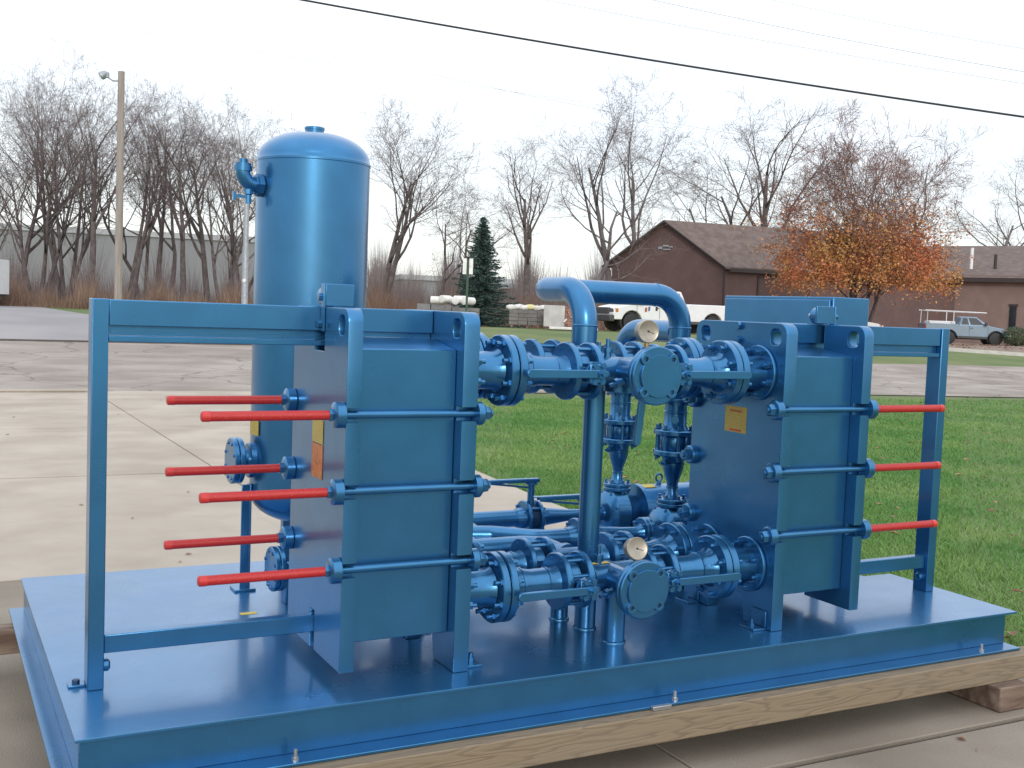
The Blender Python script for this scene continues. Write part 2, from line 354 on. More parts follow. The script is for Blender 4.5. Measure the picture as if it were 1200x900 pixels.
b = B().box(.55, 2.0, 15.62, 15.84, -.1, .035); dcn = obj('drain_kerb', b, CONC, apron, bevel=.01)
for k in range(9): obj('drain_slot', B().box(.65+k*.145, .77+k*.145, 15.612, 15.64, .012, .024), ASPH, apron)
rs_ = random.Random(77); b = B()
for k in range(70):                                  # bits of leaf and grit on the concrete
    x = rs_.uniform(-2.5, 4.0); y = rs_.uniform(2.2, 15) if k < 52 else rs_.uniform(-1.0, -.15); s_ = rs_.uniform(.008, .028); a_ = rs_.uniform(0, 6.3); c_, q_ = math.cos(a_)*s_, math.sin(a_)*s_
    b.add([(x+c_, y+q_, .004), (x-q_*.6, y+c_*.6, .010), (x-c_, y-q_, .005), (x+q_*.6, y-c_*.6, .012)], [(0, 1, 2, 3)])
o = single('leaf_litter', b, LEAFD, 'tiny brown leaf scraps on the concrete pad', 'leaves', smooth=0, recalc=False); o['kind'] = 'stuff'
# grass blades near the apron
rng = np.random.default_rng(4)
def tri_stuff(name, P, D, Wd, m, lab, cat):             # P base (n,3), D tip offset, Wd half width vectors
    n = len(P); V = np.empty((n*3, 3), np.float32); V[0::3] = P-Wd; V[1::3] = P+Wd; V[2::3] = P+D
    me = bpy.data.meshes.new(name); me.vertices.add(n*3); me.vertices.foreach_set('co', V.ravel())
    me.loops.add(n*3); me.loops.foreach_set('vertex_index', np.arange(n*3, dtype=np.int32))
    me.polygons.add(n); me.polygons.foreach_set('loop_start', np.arange(0, n*3, 3, dtype=np.int32))
    me.update(calc_edges=True); me.materials.append(m)
    o = bpy.data.objects.new(name, me); COL.objects.link(o)
    if lab: tag(o, lab, cat)
    o['kind'] = 'stuff'; return o
N = 420000
d = 2.0+rng.random(N)**1.6*30; a = np.radians(rng.uniform(28, 72, N)-0)
x = CAM.x+np.sin(a)*(d+3); y = CAM.y+np.cos(a)*(d+3)
a2 = np.radians(rng.uniform(18, 50, N//3)); d2 = rng.uniform(7.5, 20, N//3)
x = np.concatenate([x, CAM.x+np.sin(a2)*d2]); y = np.concatenate([y, CAM.y+np.cos(a2)*d2])
ed = np.array([edge(v) for v in y]); k = (x > ed+.01+rng.normal(0, .02, len(x)).clip(-.03, .03)) & (y < 14.9-.9*np.clip((x-6)/12,0,1)-.9*np.clip((x-17)/7,0,1)) & (y > -6)
x, y = x[k], y[k]; n = len(x); h = rng.uniform(.012, .034, n)*(1+.35*np.sin(x*5.1+np.sin(y*3.7)*1.7)*np.sin(y*4.3+np.sin(x*2.9)*2)); dd = np.hypot(x-CAM.x, y-CAM.y)
P = np.stack([x, y, np.full(n, -.03)], 1); an = rng.uniform(0, 2*pi, n); wd = .0017*(1+dd*.10)
D = np.stack([rng.normal(0, .025, n), rng.normal(0, .025, n), h+.012], 1); Wd = np.stack([np.cos(an)*wd, np.sin(an)*wd, 0*an], 1)
tri_stuff('lawn_grass', P, D, Wd, BLADE, 'short mown green lawn beside the concrete pad', 'grass')
# fallen leaves on the lawn
rl = random.Random(8); b = B()
for k in range(330):
    a = math.radians(rl.uniform(30, 66)); d = rl.uniform(5.2, 34); x, y = CAM.x+math.sin(a)*d, CAM.y+math.cos(a)*d
    if x < edge(y)+.1 or y > 15: continue
    z = .015; an = rl.uniform(0, 6.3); s = rl.uniform(.025, .06); c, sn = math.cos(an)*s, math.sin(an)*s
    b.add([(x+c, y+sn, z), (x-sn*.6, y+c*.6, z+.012), (x-c, y-sn, z+.004), (x+sn*.6, y-c*.6, z+.016)], [(0, 1, 2, 3)])
for k in range(900):
    x = rl.uniform(38, 75); y = rl.uniform(30, 48); z = gz(x, y)+.02; an = rl.uniform(0, 6.3); s = rl.uniform(.05, .13); c, sn = math.cos(an)*s, math.sin(an)*s
    b.add([(x+c, y+sn, z), (x-sn, y+c, z+.03), (x-c, y-sn, z), (x+sn, y-c, z+.04)], [(0, 1, 2, 3)])
o = single('fallen_leaves', b, LEAFD, 'brown fallen leaves scattered over lawn and drive', 'leaves', smooth=0, recalc=False); o['kind'] = 'stuff'

# ------------------------------------------------------------------ skid base
ZD = .36; XM = 1.947; XR = 3.89
sk = thing('skid_base', 'long blue steel skid deck carrying exchangers, tank and pipework', 'skid', (XM, .9, .2))
outline = [(0, 0), (XR, 0), (XR, .735), (3.715, .735), (3.715, 1.955), (0, 1.955)]
obj('deck_plate', curveplate([outline], 'z', ZD-.010, ZD, .0015), DECK, sk)
def beam(name, pts):
    return obj(name, pts, BLUE, sk, bevel=.002)
zb = .212
beam('front_beam', B().box(.012, 3.832, .012, .022, zb+.010, ZD-.0105)); beam('front_flange', B().box(-.045, 3.842, -.066, .05, zb, zb+.010))
beam('end_beam', B().box(.012, .022, .0225, 1.943, zb+.010, ZD-.0105)); beam('end_flange', B().box(-.0445, .06, .0505, 1.99, zb, zb+.0098))
beam('end_beam', B().box(3.822, 3.832, .0225, .72, zb+.010, ZD-.0105)); beam('end_flange', B().box(3.76, 3.84, .0505, .72, zb, zb+.0098))
beam('back_beam', B().box(.0225, 3.70, 1.933, 1.943, zb+.010, ZD-.0105)); beam('back_flange', B().box(.061, 3.70, 1.90, 1.985, zb, zb+.0098))
beam('cross_beam', B().box(3.69, 3.70, .72, 1.93, zb+.010, ZD-.0105))
for xx in (.62, 2.02, 3.62):                         # anchor clips / studs on the flange
    o = obj('anchor_bolt', B().lathe([(0, .011), (.012, .011), (.0121, .006), (.036, .006)], (xx, -.045, zb+.009), (0, 0, 1), 8), STEEL, sk)
obj('lifting_lug', B().box(1.90, 1.98, -.085, -.066, zb-.002, zb+.014), STEEL, sk, bevel=.002)
obj('yellow_tag', B().box(.735, .80, 1.075, 1.105, ZD+.0005, ZD+.0015), YPLAIN, sk)
# timbers under the skid
t = single('timber_beam', B().box(-.35, 4.5, -.118, -.02, .106, zb-.002), WOOD, 'long knotty pale timber under the front edge of the skid', 'timber', 'timbers under the skid', bevel=.004)
t = single('timber_beam', B().box(-.46, 3.9, 1.70, 1.80, .106, zb-.002), WOODOLD, 'dark timber sticking out left below the rear of the skid', 'timber', 'timbers under the skid', bevel=.004)
single('timber_block', B().box(3.60, 3.78, -.17, .2, 0.0, .105).add([], []), WOODOLD, 'short split timber block under the right end of the front timber', 'timber', 'timbers under the skid', bevel=.006)
single('timber_block', B().box(.25, .43, -.13, .25, 0.0, .105), WOODOLD, 'timber block propping the left end of the front timber', 'timber', 'timbers under the skid', bevel=.006)
single('timber_block', B().box(.3, .48, 1.6, 1.9, 0.0, .105), WOODOLD, 'timber block propping the left end of the rear timber', 'timber', 'timbers under the skid', bevel=.006)
single('timber_block', B().box(3.3, 3.48, 1.6, 1.9, 0.0, .105), WOODOLD, 'timber block propping the right end of the rear timber', 'timber', 'timbers under the skid', bevel=.006)

# ------------------------------------------------------------------ heat exchangers (mirror about XM)
RZ = (1.246, .998, .742)
def exchanger(s):
    side = 'left' if s < 0 else 'right'
    X = (lambda v: v) if s < 0 else (lambda v: 2*XM-v)
    def bx(a, c, y0, y1, z0, z1): x0, x1 = sorted((X(a), X(c))); return B().box(x0, x1, y0, y1, z0, z1)
    E = thing('plate_heat_exchanger', 'tall blue plate heat exchanger at the %s end with red sleeved rods' % side, 'heat exchanger', (X(1.05), .43, ZD), 'the two plate heat exchangers')
    Y0, Y1, YC = .14, .72, .43
    def outline(zbot, topnotch):
        p = [(Y0, zbot)]
        for z in sorted(RZ):
            p += [(Y0, z-.024), (Y0+.045, z-.024), (Y0+.045, z+.024), (Y0, z+.024)]
        r = .045; zt = 1.588
        for k in range(7): a = pi-pi/2*k/6; p.append((Y0+r+r*math.cos(a), zt-r+r*math.sin(a)))
        if topnotch: p += [(YC-.055, zt), (YC-.055, 1.44), (YC+.055, 1.44), (YC+.055, zt)]
        for k in range(7): a = pi/2-pi/2*k/6; p.append((Y1-r+r*math.cos(a), zt-r+r*math.sin(a)))
        for z in sorted(RZ, reverse=True):
            p += [(Y1, z+.024), (Y1-.045, z+.024), (Y1-.045, z-.024), (Y1, z-.024)]
        p += [(Y1, zbot), (.456, zbot), (.456, .545), (.408, .545), (.408, zbot)] if topnotch else [(Y1, zbot), (Y1-.17, zbot), (Y1-.19, .47), (Y0+.19, .47), (Y0+.17, zbot)]
        return p
    slots = [rrect(.174, .236, 1.500, 1.564, .022), rrect(.624, .686, 1.500, 1.564, .022)]
    x0, x1 = sorted((X(.815), X(.866))); obj('pressure_plate', curveplate([outline(.408, True)]+slots, 'x', x0, x1), BLUE, E)
    x0, x1 = sorted((X(1.222), X(1.280))); fp = obj('frame_plate', curveplate([outline(ZD+.002, False)]+slots, 'x', x0, x1), BLUE, E)
    x0, x1 = sorted((X(.867), X(1.221))); sh = obj('plate_pack', B().prism([(.197, .487), (.663, .487), (.663, 1.458), (.475, 1.488), (.385, 1.488), (.197, 1.458)], 'x', x0, x1), BLUE, E, bevel=.003)
    # carrying bar, guide bar, post
    cb = obj('carrying_bar', bx(.131, 1.221, .402, .462, 1.506, 1.587), BLUE, E, bevel=.003)
    obj('web', bx(.132, 1.220, .424, .440, 1.489, 1.505), BLUE, E); obj('web', bx(.132, .864, .4245, .4395, 1.476, 1.4885), BLUE, E); obj('lower_flange', bx(.131, .864, .402, .462, 1.456, 1.475), BLUE, E, bevel=.002)
    obj('guide_bar', bx(.131, .99, .412, .452, .470, .529), BLUE, E, bevel=.003)
    obj('guide_rail', bx(.99, 1.221, .418, .446, .475, .486), BLUE, E)
    p = obj('support_post', bx(.081, .130, .395, .475, ZD, 1.5885), BLUE, E, bevel=.003)
    obj('foot_clip', bx(.030, .081, .44, .485, ZD, ZD+.008), BLUE, E, bevel=.002)
    obj('foot_bolt', B().lathe([(0, .012), (.012, .012)], (X(.055), .462, ZD+.008), (0, 0, 1), 6), DARK, E)
    obj('post_bolt', B().lathe([(0, .02), (.016, .02), (.022, .013)], (X(.130), .43, .428), (X(1)-X(0), 0, 0), 12), BLUE, E)
    # hanger with roller on the pressure plate
    h = obj('hanger_bracket', bx(.806, .8145, .372, .400, 1.505, 1.665), BLUE, E, bevel=.002)
    obj('hanger_web', bx(.8150, .915, .374, .384, 1.5905, 1.665), BLUE, E, bevel=.002)
    obj('roller', B().lathe([(-.028, .028), (-.02, .036), (.02, .036), (.028, .028)], (X(.845), .435, 1.6235), (0, 1, 0), 20), BLUE, E)
    obj('roller_pin', B().cyl((X(.845), .385, 1.6235), (X(.845), .49, 1.6235), .011), STEEL, E)
    for z in (1.53, 1.62): obj('hanger_bolt', B().lathe([(0, .013), (.014, .013)], (X(.806), .386, z), (X(0)-X(1), 0, 0), 6), BLUE, E)
    # tie rods
    dx = X(1)-X(0)
    for ri_, yy in enumerate((.162, .698)):
        for z in RZ:
            rod = obj('tie_rod', B().cyl((X(.785), yy, z), (X(1.345), yy, z), .0125, n=14), BLUE, E)
            obj('red_sleeve', B().lathe([(0, .0135), (.012, .0156), (.42, .0156)], (X(.368), yy, z), (dx, 0, 0), 16), RED, E)
            obj('sleeve_cap', B().lathe([(0, .0120), (.0035, .0164), (.026, .0168)], (X(.3645), yy, z), (dx, 0, 0), 16), REDTIP, E)
            obj('washer', B().lathe([(0, .032), (.006, .042), (.034, .042), (.036, .040)], (X(.778), yy, z), (dx, 0, 0), 26), BLUE, E)
            obj('nut', B().lathe([(0, .0205), (.014, .0205)], (X(.764), yy, z), (dx, 0, 0), 6), BLUE, E)
            obj('washer', B().lathe([(0, .040), (.022, .040), (.028, .034)], (X(1.281), yy, z), (dx, 0, 0), 26), BLUE, E)
            obj('nut', B().lathe([(0, .025), (.022, .025), (.027, .021)], (X(1.309), yy, z), (dx, 0, 0), 6), BLUE, E)
    for z in (1.570, 1.513):
        obj('carry_bolt', B().lathe([(0, .016), (.015, .016)], (X(1.2805), .428, z), (dx, 0, 0), 6), BLUE, E)
    for yy in (.21, .65):                               # feet clips of the frame plate
        obj('anchor_clip', bx(1.281, 1.345, yy-.045, yy+.045, ZD, ZD+.010), BLUE, E, bevel=.002)
        obj('anchor_gusset', bx(1.281, 1.290, yy-.045, yy+.045, ZD+.011, ZD+.075), BLUE, E, bevel=.002)
        obj('anchor_bolt', B().lathe([(0, .014), (.014, .014), (.0141, .008), (.03, .008)], (X(1.322), yy, ZD+.0102), (0, 0, 1), 6), BLUE, E)
    # nozzle pads on the frame plate
    for z in (1.385, .603):
        for yy in (.295, .565):
            q = obj('nozzle_pad', disc((X(1.288), yy, z), (1, 0, 0), .112, .014), BLUE, E)
            bolts(q, (X(1.305), yy, z), (1, 0, 0), .092, 8, .062, .0085)
    if s > 0:
        l = obj('warning_label', B().box(2.6125, 2.6138, .355, .492, 1.128, 1.236), YLAB, E, smooth=0)
        for zz in (1.217, 1.137): obj('red_band', B().box(2.6118, 2.6124, .385, .460, zz-.004, zz+.004), REDINK, E, smooth=0)
    else:
        obj('yellow_label', B().box(.8125, .8138, .36, .475, 1.125, 1.205), YLAB, E, smooth=0); obj('orange_label', B().box(.8125, .8138, .36, .475, 1.005, 1.122), OLAB, E, smooth=0)
    return E
exchanger(-1); exchanger(1)

# ------------------------------------------------------------------ pipework between the exchangers
RP = .051
def spool(s, yy, z, row, lev):
    side = 'left' if s < 0 else 'right'; X = lambda u: XM+s*u
    T = thing('pipe_spool', '%s %s blue reducer spool bolted to the %s heat exchanger' % (lev, row, side), 'pipe', (X(.45), yy, z-.128), 'reducer spools bolted to the exchangers')
    ax = (s, 0, 0); o = (XM, yy, z)
    obj('nozzle_neck', B().lathe([(.525, .078), (.545, .068), (.60, .066), (.655, .07)], o, ax, 32), BLUE, T)
    f1 = obj('flange', disc((X(.508), yy, z), ax, .127, .030, n=40), BLUE, T); f2 = obj('flange', disc((X(.4735), yy, z), ax, .127, .030, n=40), BLUE, T)
    obj('gasket', disc((X(.49075), yy, z), ax, .112, .0035, ch=.0005), DARK, T)
    bolts(f1, (X(.49), yy, z), ax, .104, 8, .115, .0095)
    obj('reducer', B().lathe([(.245, .060), (.262, .054), (.285, .0535), (.287, .0565), (.293, .0565), (.295, .0535), (.36, .053), (.395, .060), (.397, .064), (.404, .064), (.406, .062), (.44, .066), (.458, .078)], o, ax, 32), BLUE, T)
    f3 = obj('flange', disc((X(.2375), yy, z), ax, .1065, .024, n=36), BLUE, T)
def valve(s, yy, z, row, lev, lever):
    side = 'left' if s < 0 else 'right'; X = lambda u: XM+s*u; ax = (s, 0, 0)
    T = thing('butterfly_valve', '%s %s butterfly valve nearest the %s exchanger, steel lever handle' % (lev, row, side), 'valve', (X(.19), yy, z-.1), 'wafer butterfly valves with levers')
    vb = obj('valve_body', B().lathe([(.168, .066), (.172, .072), (.208, .072), (.212, .066)], (XM, yy, z), ax, 28), BLUE, T)
    bolts(vb, (X(.19), yy, z), ax, .0875, 8, .122, .0075)
    obj('neck', B().cyl((X(.19), yy-.065, z), (X(.19), yy-.128, z), .019, n=16), BLUE, T)
    obj('top_plate', B().lathe([(0, .042), (.012, .042)], (X(.19), yy-.128, z), (0, -1, 0), 24), BLUE, T)
    obj('notch_plate', B().obox((X(.19), yy-.146, z), (.036, 0, 0), (0, .005, 0), (0, 0, .034)), BLUE, T, bevel=.004)
    bolts(T, (X(.19), yy-.148, z), (0, 1, 0), .034, 6, .022, .006)
    c = Vector((X(.19), yy-.166, z)); L = .30
    d = Vector((s, 0, .0)) if lever == 'out' else Vector((-.12, -.02, -1)).normalized()
    sd_ = d.cross(Vector((0, 1, 0))).normalized()
    b = B(); hw = .0135
    pts = [c-d*.028, c+d*.02, c+d*(L-.01), c+d*L]
    prof_ = [(-.03, -.008), (-.012, -.0145), (L-.012, -.0155), (L-.002, -.009), (L, 0), (L-.002, .009), (L-.012, .0155), (-.012, .0145), (-.03, .008)]
    nv = len(prof_); ty = Vector((0, .0075, 0)); b.add([c+d*a_+sd_*b_-ty for a_, b_ in prof_]+[c+d*a_+sd_*b_+ty for a_, b_ in prof_], [tuple(range(nv)), tuple(reversed(range(nv, 2*nv)))]+[(k, (k+1) % nv, nv+(k+1) % nv, nv+k) for k in range(nv)])
    obj('lever', b, BLUE, T, bevel=.0025)
    obj('hub_nut', B().lathe([(0, .017), (.018, .017), (.0181, .009), (.03, .008)], c+Vector((0, .004, 0)), (0, -1, 0), 6), BLUE, T)
for z, lev in ((1.385, 'upper'), (.603, 'lower')):
    for yy, row in ((.295, 'front'), (.565, 'back')):
        for s in (-1, 1):
            spool(s, yy, z, row, lev)
            valve(s, yy, z, row, lev, 'down' if (row == 'back' and lev == 'upper' and s > 0) else 'out')
def header(z, yy, lev, row, yfront, yback):
    T = thing('pipe_header', '%s %s blue tee header midway between the exchangers%s' % (lev, row, ' with round blind flange facing forward' if yfront is not None else ''), 'pipe', (XM, yy, z-.06), 'tee headers between the exchangers')
    obj('run_pipe', B().lathe([(-.130, .060), (-.118, .054), (-.10, .0525), (-.098, .0555), (-.091, .0555), (-.089, .0545), (.089, .0545), (.091, .0555), (.098, .0555), (.10, .0525), (.118, .054), (.130, .060)], (XM, yy, z), (1, 0, 0), 32), BLUE, T)
    for s in (-1, 1): obj('flange', disc((XM+s*.1425, yy, z), (1, 0, 0), .1065, .024, n=36), BLUE, T)
    if yfront is not None:
        obj('branch_pipe', B().lathe([(yfront+.046, .060), (yfront+.062, .054), (yfront+.085, .0535), (yfront+.087, .0565), (yfront+.094, .0565), (yfront+.096, .0545), (yback-.03, .0545), (yback-.01, .045), (yback, .02)], (XM, 0, z), (0, 1, 0), 32), BLUE, T)
        obj('flange', disc((XM, yfront+.037, z), (0, 1, 0), .1065, .021, n=40), BLUE, T)
        bl = obj('blind_flange', disc((XM, yfront+.0155, z), (0, 1, 0), .1065, .019, n=40), BLUE, T)
        def rr_(a):
            best = .0775
            for k in range(4):
                c = pi/4+k*pi/2; dc_ = .0835*math.cos(a-c); q = .0205**2-(.0835*math.sin(a-c))**2
                if q > 0 and dc_ > 0: best = max(best, dc_+math.sqrt(q))
            return best
        P = [(XM+rr_(2*pi*k/180)*math.cos(2*pi*k/180), z+rr_(2*pi*k/180)*math.sin(2*pi*k/180)) for k in range(180)]
        H_ = [[(XM+.0835*math.cos(pi/4+j*pi/2)+.0085*math.cos(2*pi*k/14), z+.0835*math.sin(pi/4+j*pi/2)+.0085*math.sin(2*pi*k/14)) for k in range(14)] for j in range(4)]
        obj('raised_face', curveplate([P]+H_, 'y', yfront-.003, yfront+.0058, .0015), BLUE, bl)
        for j in range(4): obj('bolt_end', B().lathe([(0, .0075), (.003, .0075)], (XM+.0835*math.cos(pi/4+j*pi/2), yfront+.0058, z+.0835*math.sin(pi/4+j*pi/2)), (0, -1, 0), 10), DARK, bl)
    return T
def well(parent, p, ax, L=.07):
    obj('thermowell', B().lathe([(0, .014), (.02, .014), (.0202, .019), (.036, .019), (.0362, .008), (L, .008)], p, ax, 8), BLUE, parent)
h1 = header(1.385, .295, 'upper', 'front', .042, .50)
h2 = header(.603, .295, 'lower', 'front', .058, .36)
h3 = header(1.385, .565, 'upper', 'back', None, None)
h4 = header(.603, .565, 'lower', 'back', None, None)
for hh_, zz_ in ((h1, 1.385), (h2, .603)):
    well(hh_, (XM-.06, .295, zz_+.052), (0, 0, 1)); well(hh_, (XM+.06, .26, zz_-.02), (0, -1, -.2), .05); well(hh_, (XM-.05, .20, zz_-.03), (-1, 0, -.3), .06)
for hh_, zz_ in ((h3, 1.385), (h4, .603)): well(hh_, (XM+.07, .565, zz_+.05), (0, 0, 1), .05); well(hh_, (XM-.06, .53, zz_-.03), (0, -1, -.4), .05)
obj('tee_boss', B().lathe([(0, .061), (.035, .061), (.04, .056)], (XM, .295, 1.385-.075), (0, 0, 1), 28), BLUE, h1)
obj('yellow_tape', B().obox((XM-.055, .295, .603+.0552), (.04, 0, 0), (0, .012, 0), (0, 0, .0006)), YPLAIN, h2)
def stand(x, y, r, z1, lab):
    T = thing('support_pipe', lab, 'pipe support', (x, y, ZD), 'upright pipe supports on the deck')
    obj('pipe', B().cyl((x, y, ZD+.008), (x, y, z1), r, n=28), BLUE, T)
    obj('foot_ring', B().lathe([(0, r+.006), (.006, r+.005), (.010, r)], (x, y, ZD), (0, 0, 1), 28), BLUE, T)
stand(1.937, .452, .0415, 1.335, 'tall blue upright pipe rising from deck to the upper front header')
stand(1.945, .262, .0445, .555, 'short blue stub pipe holding up the lower front header')
stand(1.905, .60, .036, .55, 'small blue stub pipe under the lower back header')
# overhead loop: riser A from upper back header, over to riser B
YB, XB = .985, 2.718
lp = thing('overhead_pipe', 'thick blue pipe looping up and over from back header to pump riser', 'pipe', (XM, .565, 1.44))
obj('riser_pipe', B().tube(fillet([(XM, .565, 1.43), (XM, .565, 1.692), (XM, YB, 1.692), (XB, YB, 1.692), (XB, YB, 1.20)], .145, 12), RP, 32), BLUE, lp)
for z in (1.55, 1.465): obj('weld_ring', B().lathe([(-.004, RP), (-.0015, RP+.0025), (.0015, RP+.0025), (.004, RP)], (XM, .565, z), (0, 0, 1), 32, False), BLUE, lp)
obj('weld_ring', B().lathe([(-.004, RP), (-.0015, RP+.0025), (.0015, RP+.0025), (.004, RP)], (XB, YB, 1.545), (0, 0, 1), 32, False), BLUE, lp)
obj('weld_ring', B().lathe([(-.004, RP), (-.0015, RP+.0025), (.0015, RP+.0025), (.004, RP)], (XB-.147, YB, 1.692), (1, 0, 0), 32, False), BLUE, lp)
obj('saddle', B().lathe([(0, .066), (.02, .058), (.04, RP)], (XM, .565, 1.43), (0, 0, 1), 32), BLUE, lp)
obj('cross_pipe', B().tube(fillet([(XB, 1.45, 1.20), (XB, 1.45, 1.525), (XB, YB+.02, 1.525)], .145, 12), RP, 32), BLUE, lp)
# pump discharge strings
def string(yy, which):
    T = thing('check_valve_riser', 'blue riser with wafer check valve and cone reducer above the %s pump' % which, 'check valve', (XB, yy, .70), 'pump discharge risers')
    o = (XB, yy, 0); zz = (0, 0, 1)
    obj('reducer', B().lathe([(.752, .040), (.775, .027), (.80, .0255), (.802, .029), (.808, .029), (.81, .0255), (.83, .028), (.865, .041), (.895, .0495), (.91, .050), (.912, .053), (.918, .053), (.92, .050), (.935, .052), (.953, .062)], o, zz, 28), BLUE, T)
    a1 = obj('flange', disc((XB, yy, .966), zz, .097, .024, n=36), BLUE, T); a2 = obj('flange', disc((XB, yy, 1.061), zz, .097, .024, n=36), BLUE, T)
    obj('check_body', B().lathe([(.979, .062), (.985, .066), (1.042, .066), (1.048, .062)], o, zz, 28), BLUE, T)
    bolts(a1, (XB, yy, 1.0135), zz, .082, 8, .165, .0075)
    obj('neck_pipe', B().lathe([(1.073, .064), (1.095, .053), (1.15, .052), (1.152, .055), (1.158, .055), (1.16, .0515), (1.196, .0515), (1.197, .057), (1.209, .057), (1.21, .0515)], o, zz, 28), BLUE, T)
    g1 = obj('flange', disc((XB, yy, 1.214), zz, .080, .016, n=32), BLUE, T); obj('flange', disc((XB, yy, 1.232), zz, .080, .016, n=32), BLUE, T)
    bolts(g1, (XB, yy, 1.223), zz, .066, 8, .066, .0065)
    obj('vent_plug', B().lathe([(.05, .013), (.075, .013), (.0752, .018), (.088, .018)], (XB, yy, 1.125), (-.6, -.8, 0), 8), BLUE, T)
    obj('bleed_cock', B().lathe([(.045, .009), (.075, .009), (.0752, .014), (.10, .014), (.1002, .006), (.125, .006)], (XB, yy, .925), (-.9, -.44, 0), 8), BLUE, T)
    c1 = obj('flange', disc((XB, yy, .742), zz, .069, .018, n=32), BLUE, T); obj('flange', disc((XB, yy, .722), zz, .069, .018, n=32), BLUE, T)
    bolts(c1, (XB, yy, .732), zz, .056, 6, .075, .007)
for yy, wch in ((YB, 'front'), (1.45, 'rear')): string(yy, wch)
# pumps and motors
def pump(yy, which):
    T = thing('pump', '%s blue centrifugal pump with motor lying behind the right exchanger' % which, 'pump', (XB, yy, ZD), 'the two motor driven pumps')
    z = .60
    obj('casing', B().lathe([(-.085, .03), (-.075, .09), (-.05, .118), (.02, .118), (.045, .095), (.10, .085), (.16, .06)], (XB, yy, z), (1, 0, 0), 32), BLUE, T)
    obj('discharge', B().cyl((XB, yy, z+.05), (XB, yy, .713), .038, n=24), BLUE, T)
    f = obj('suction_flange', disc((XB-.135, yy, z), (1, 0, 0), .068, .02), BLUE, T); obj('suction_neck', B().cyl((XB-.125, yy, z), (XB-.06, yy, z), .036), BLUE, T)
    f2 = obj('suction_flange', disc((XB-.157, yy, z), (1, 0, 0), .068, .02), BLUE, T)
    bolts(f, (XB-.146, yy, z), (1, 0, 0), .055, 4, .075, .007)
    bolts(T, (XB-.05, yy, z), (1, 0, 0), .102, 8, .03, .007)
    mo = obj('motor_body', B().lathe([(.10, .10), (.105, .140), (.13, .140), (.132, .134), (.47, .134), (.472, .140), (.50, .140), (.54, .12), (.56, .06)], (XB, yy, z), (1, 0, 0), 36), BLUE, T)
    tor = B(); P = [(XB+.255+.019*math.cos(a), yy, z+.167+.019*math.sin(a)) for a in [2*pi*k/20 for k in range(21)]]
    tor.tube(P, .0055, 8); obj('lifting_eye', tor, BLUE, T); obj('eye_base', B().lathe([(0, .014), (.008, .014), (.018, .007)], (XB+.255, yy, z+.1325), (0, 0, 1), 12), BLUE, T)
    obj('junction_box', B().box(XB+.2, XB+.32, yy-.175, yy-.126, z-.05, z+.045), BLUE, T, bevel=.006)
    obj('motor_foot', B().box(XB+.16, XB+.44, yy-.1, yy+.1, ZD+.09, z-.11), BLUE, T, bevel=.004)
    obj('base', B().box(XB-.14, XB+.52, yy-.13, yy+.13, ZD, ZD+.09), BLUE, T, bevel=.006)
    obj('pump_foot', B().box(XB-.06, XB+.03, yy-.06, yy+.06, ZD+.09, z-.10), BLUE, T, bevel=.004)
    obj('yellow_label', B().obox((XB+.17, yy-.03, z+.1315), (.035, 0, 0), (0, .02, .0045), (0, 0, .001)), YPLAIN, T)
pump(YB, 'front'); pump(1.45, 'rear')
# suction lines
RS = .041; zs = .60
su = thing('suction_pipe', 'forked blue suction pipe running from tank to both pumps', 'pipe', (1.8, 1.15, zs-.04))
obj('main_pipe', B().tube(fillet([(1.10, 1.46, .66), (1.10, 1.46, zs-.0), (1.10, 1.17, zs), (1.80, 1.17, zs), (1.80, 1.45, zs), (2.165, 1.45, zs)], .07, 8), RS, 24), BLUE, su)
obj('branch_pipe', B().tube(fillet([(1.74, 1.17, zs), (1.86, 1.13, zs), (2.02, YB, zs), (2.17, YB, zs)], .1, 6), RS, 24), BLUE, su)
def sucvalve(x, yy, which):
    T = thing('butterfly_valve', 'small butterfly valve with raised flat lever on the %s suction line' % which, 'valve', (x, yy, zs-.07), 'suction line butterfly valves')
    for s in (-1, 1):
        f = obj('flange', disc((x+s*.033, yy, zs), (1, 0, 0), .084, .018), BLUE, T)
        obj('hub', B().lathe([(.042, .052), (.085, RS+.002)], (x, yy, zs), (s, 0, 0), 24), BLUE, T)
    obj('valve_body', B().lathe([(-.024, .060), (.024, .060)], (x, yy, zs), (1, 0, 0), 24), DARK, T)
    bolts(T, (x, yy, zs), (1, 0, 0), .070, 4, .105, .007)
    obj('stem', B().cyl((x, yy, zs+.05), (x, yy, zs+.165), .017, n=14), BLUE, T)
    obj('top_plate', B().lathe([(0, .032), (.008, .032)], (x, yy, zs+.163), (0, 0, 1), 18), BLUE, T)
    b = B(); b.obox((x-.105, yy, zs+.188), (.145, 0, 0), (0, .014, 0), (0, 0, .003)); b.obox((x-.095, yy-.013, zs+.180), (.135, 0, 0), (0, .002, 0), (0, 0, .008)); b.obox((x-.095, yy+.013, zs+.180), (.135, 0, 0), (0, .002, 0), (0, 0, .008))
    b.obox((x-.12, yy, zs+.160), (.10, 0, -.012), (0, .006, 0), (0, 0, .005)); obj('lever', b, BLUE, T, bevel=.002)
    obj('hub_nut', B().lathe([(0, .014), (.018, .014)], (x, yy, zs+.172), (0, 0, 1), 6), BLUE, T)
    S2 = thing('pipe_spool', 'tapered blue pipe between %s suction valve and pump' % which, 'pipe', (x+.2, yy, zs-.05), 'suction spools')
    obj('pipe', B().lathe([(.086, RS+.002), (.20, .030), (XB-x-.205, .026), (XB-x-.19, .030), (XB-x-.168, .04)], (x, yy, zs), (1, 0, 0), 24), BLUE, S2)
sucvalve(2.235, YB, 'front'); sucvalve(2.225, 1.45, 'rear')
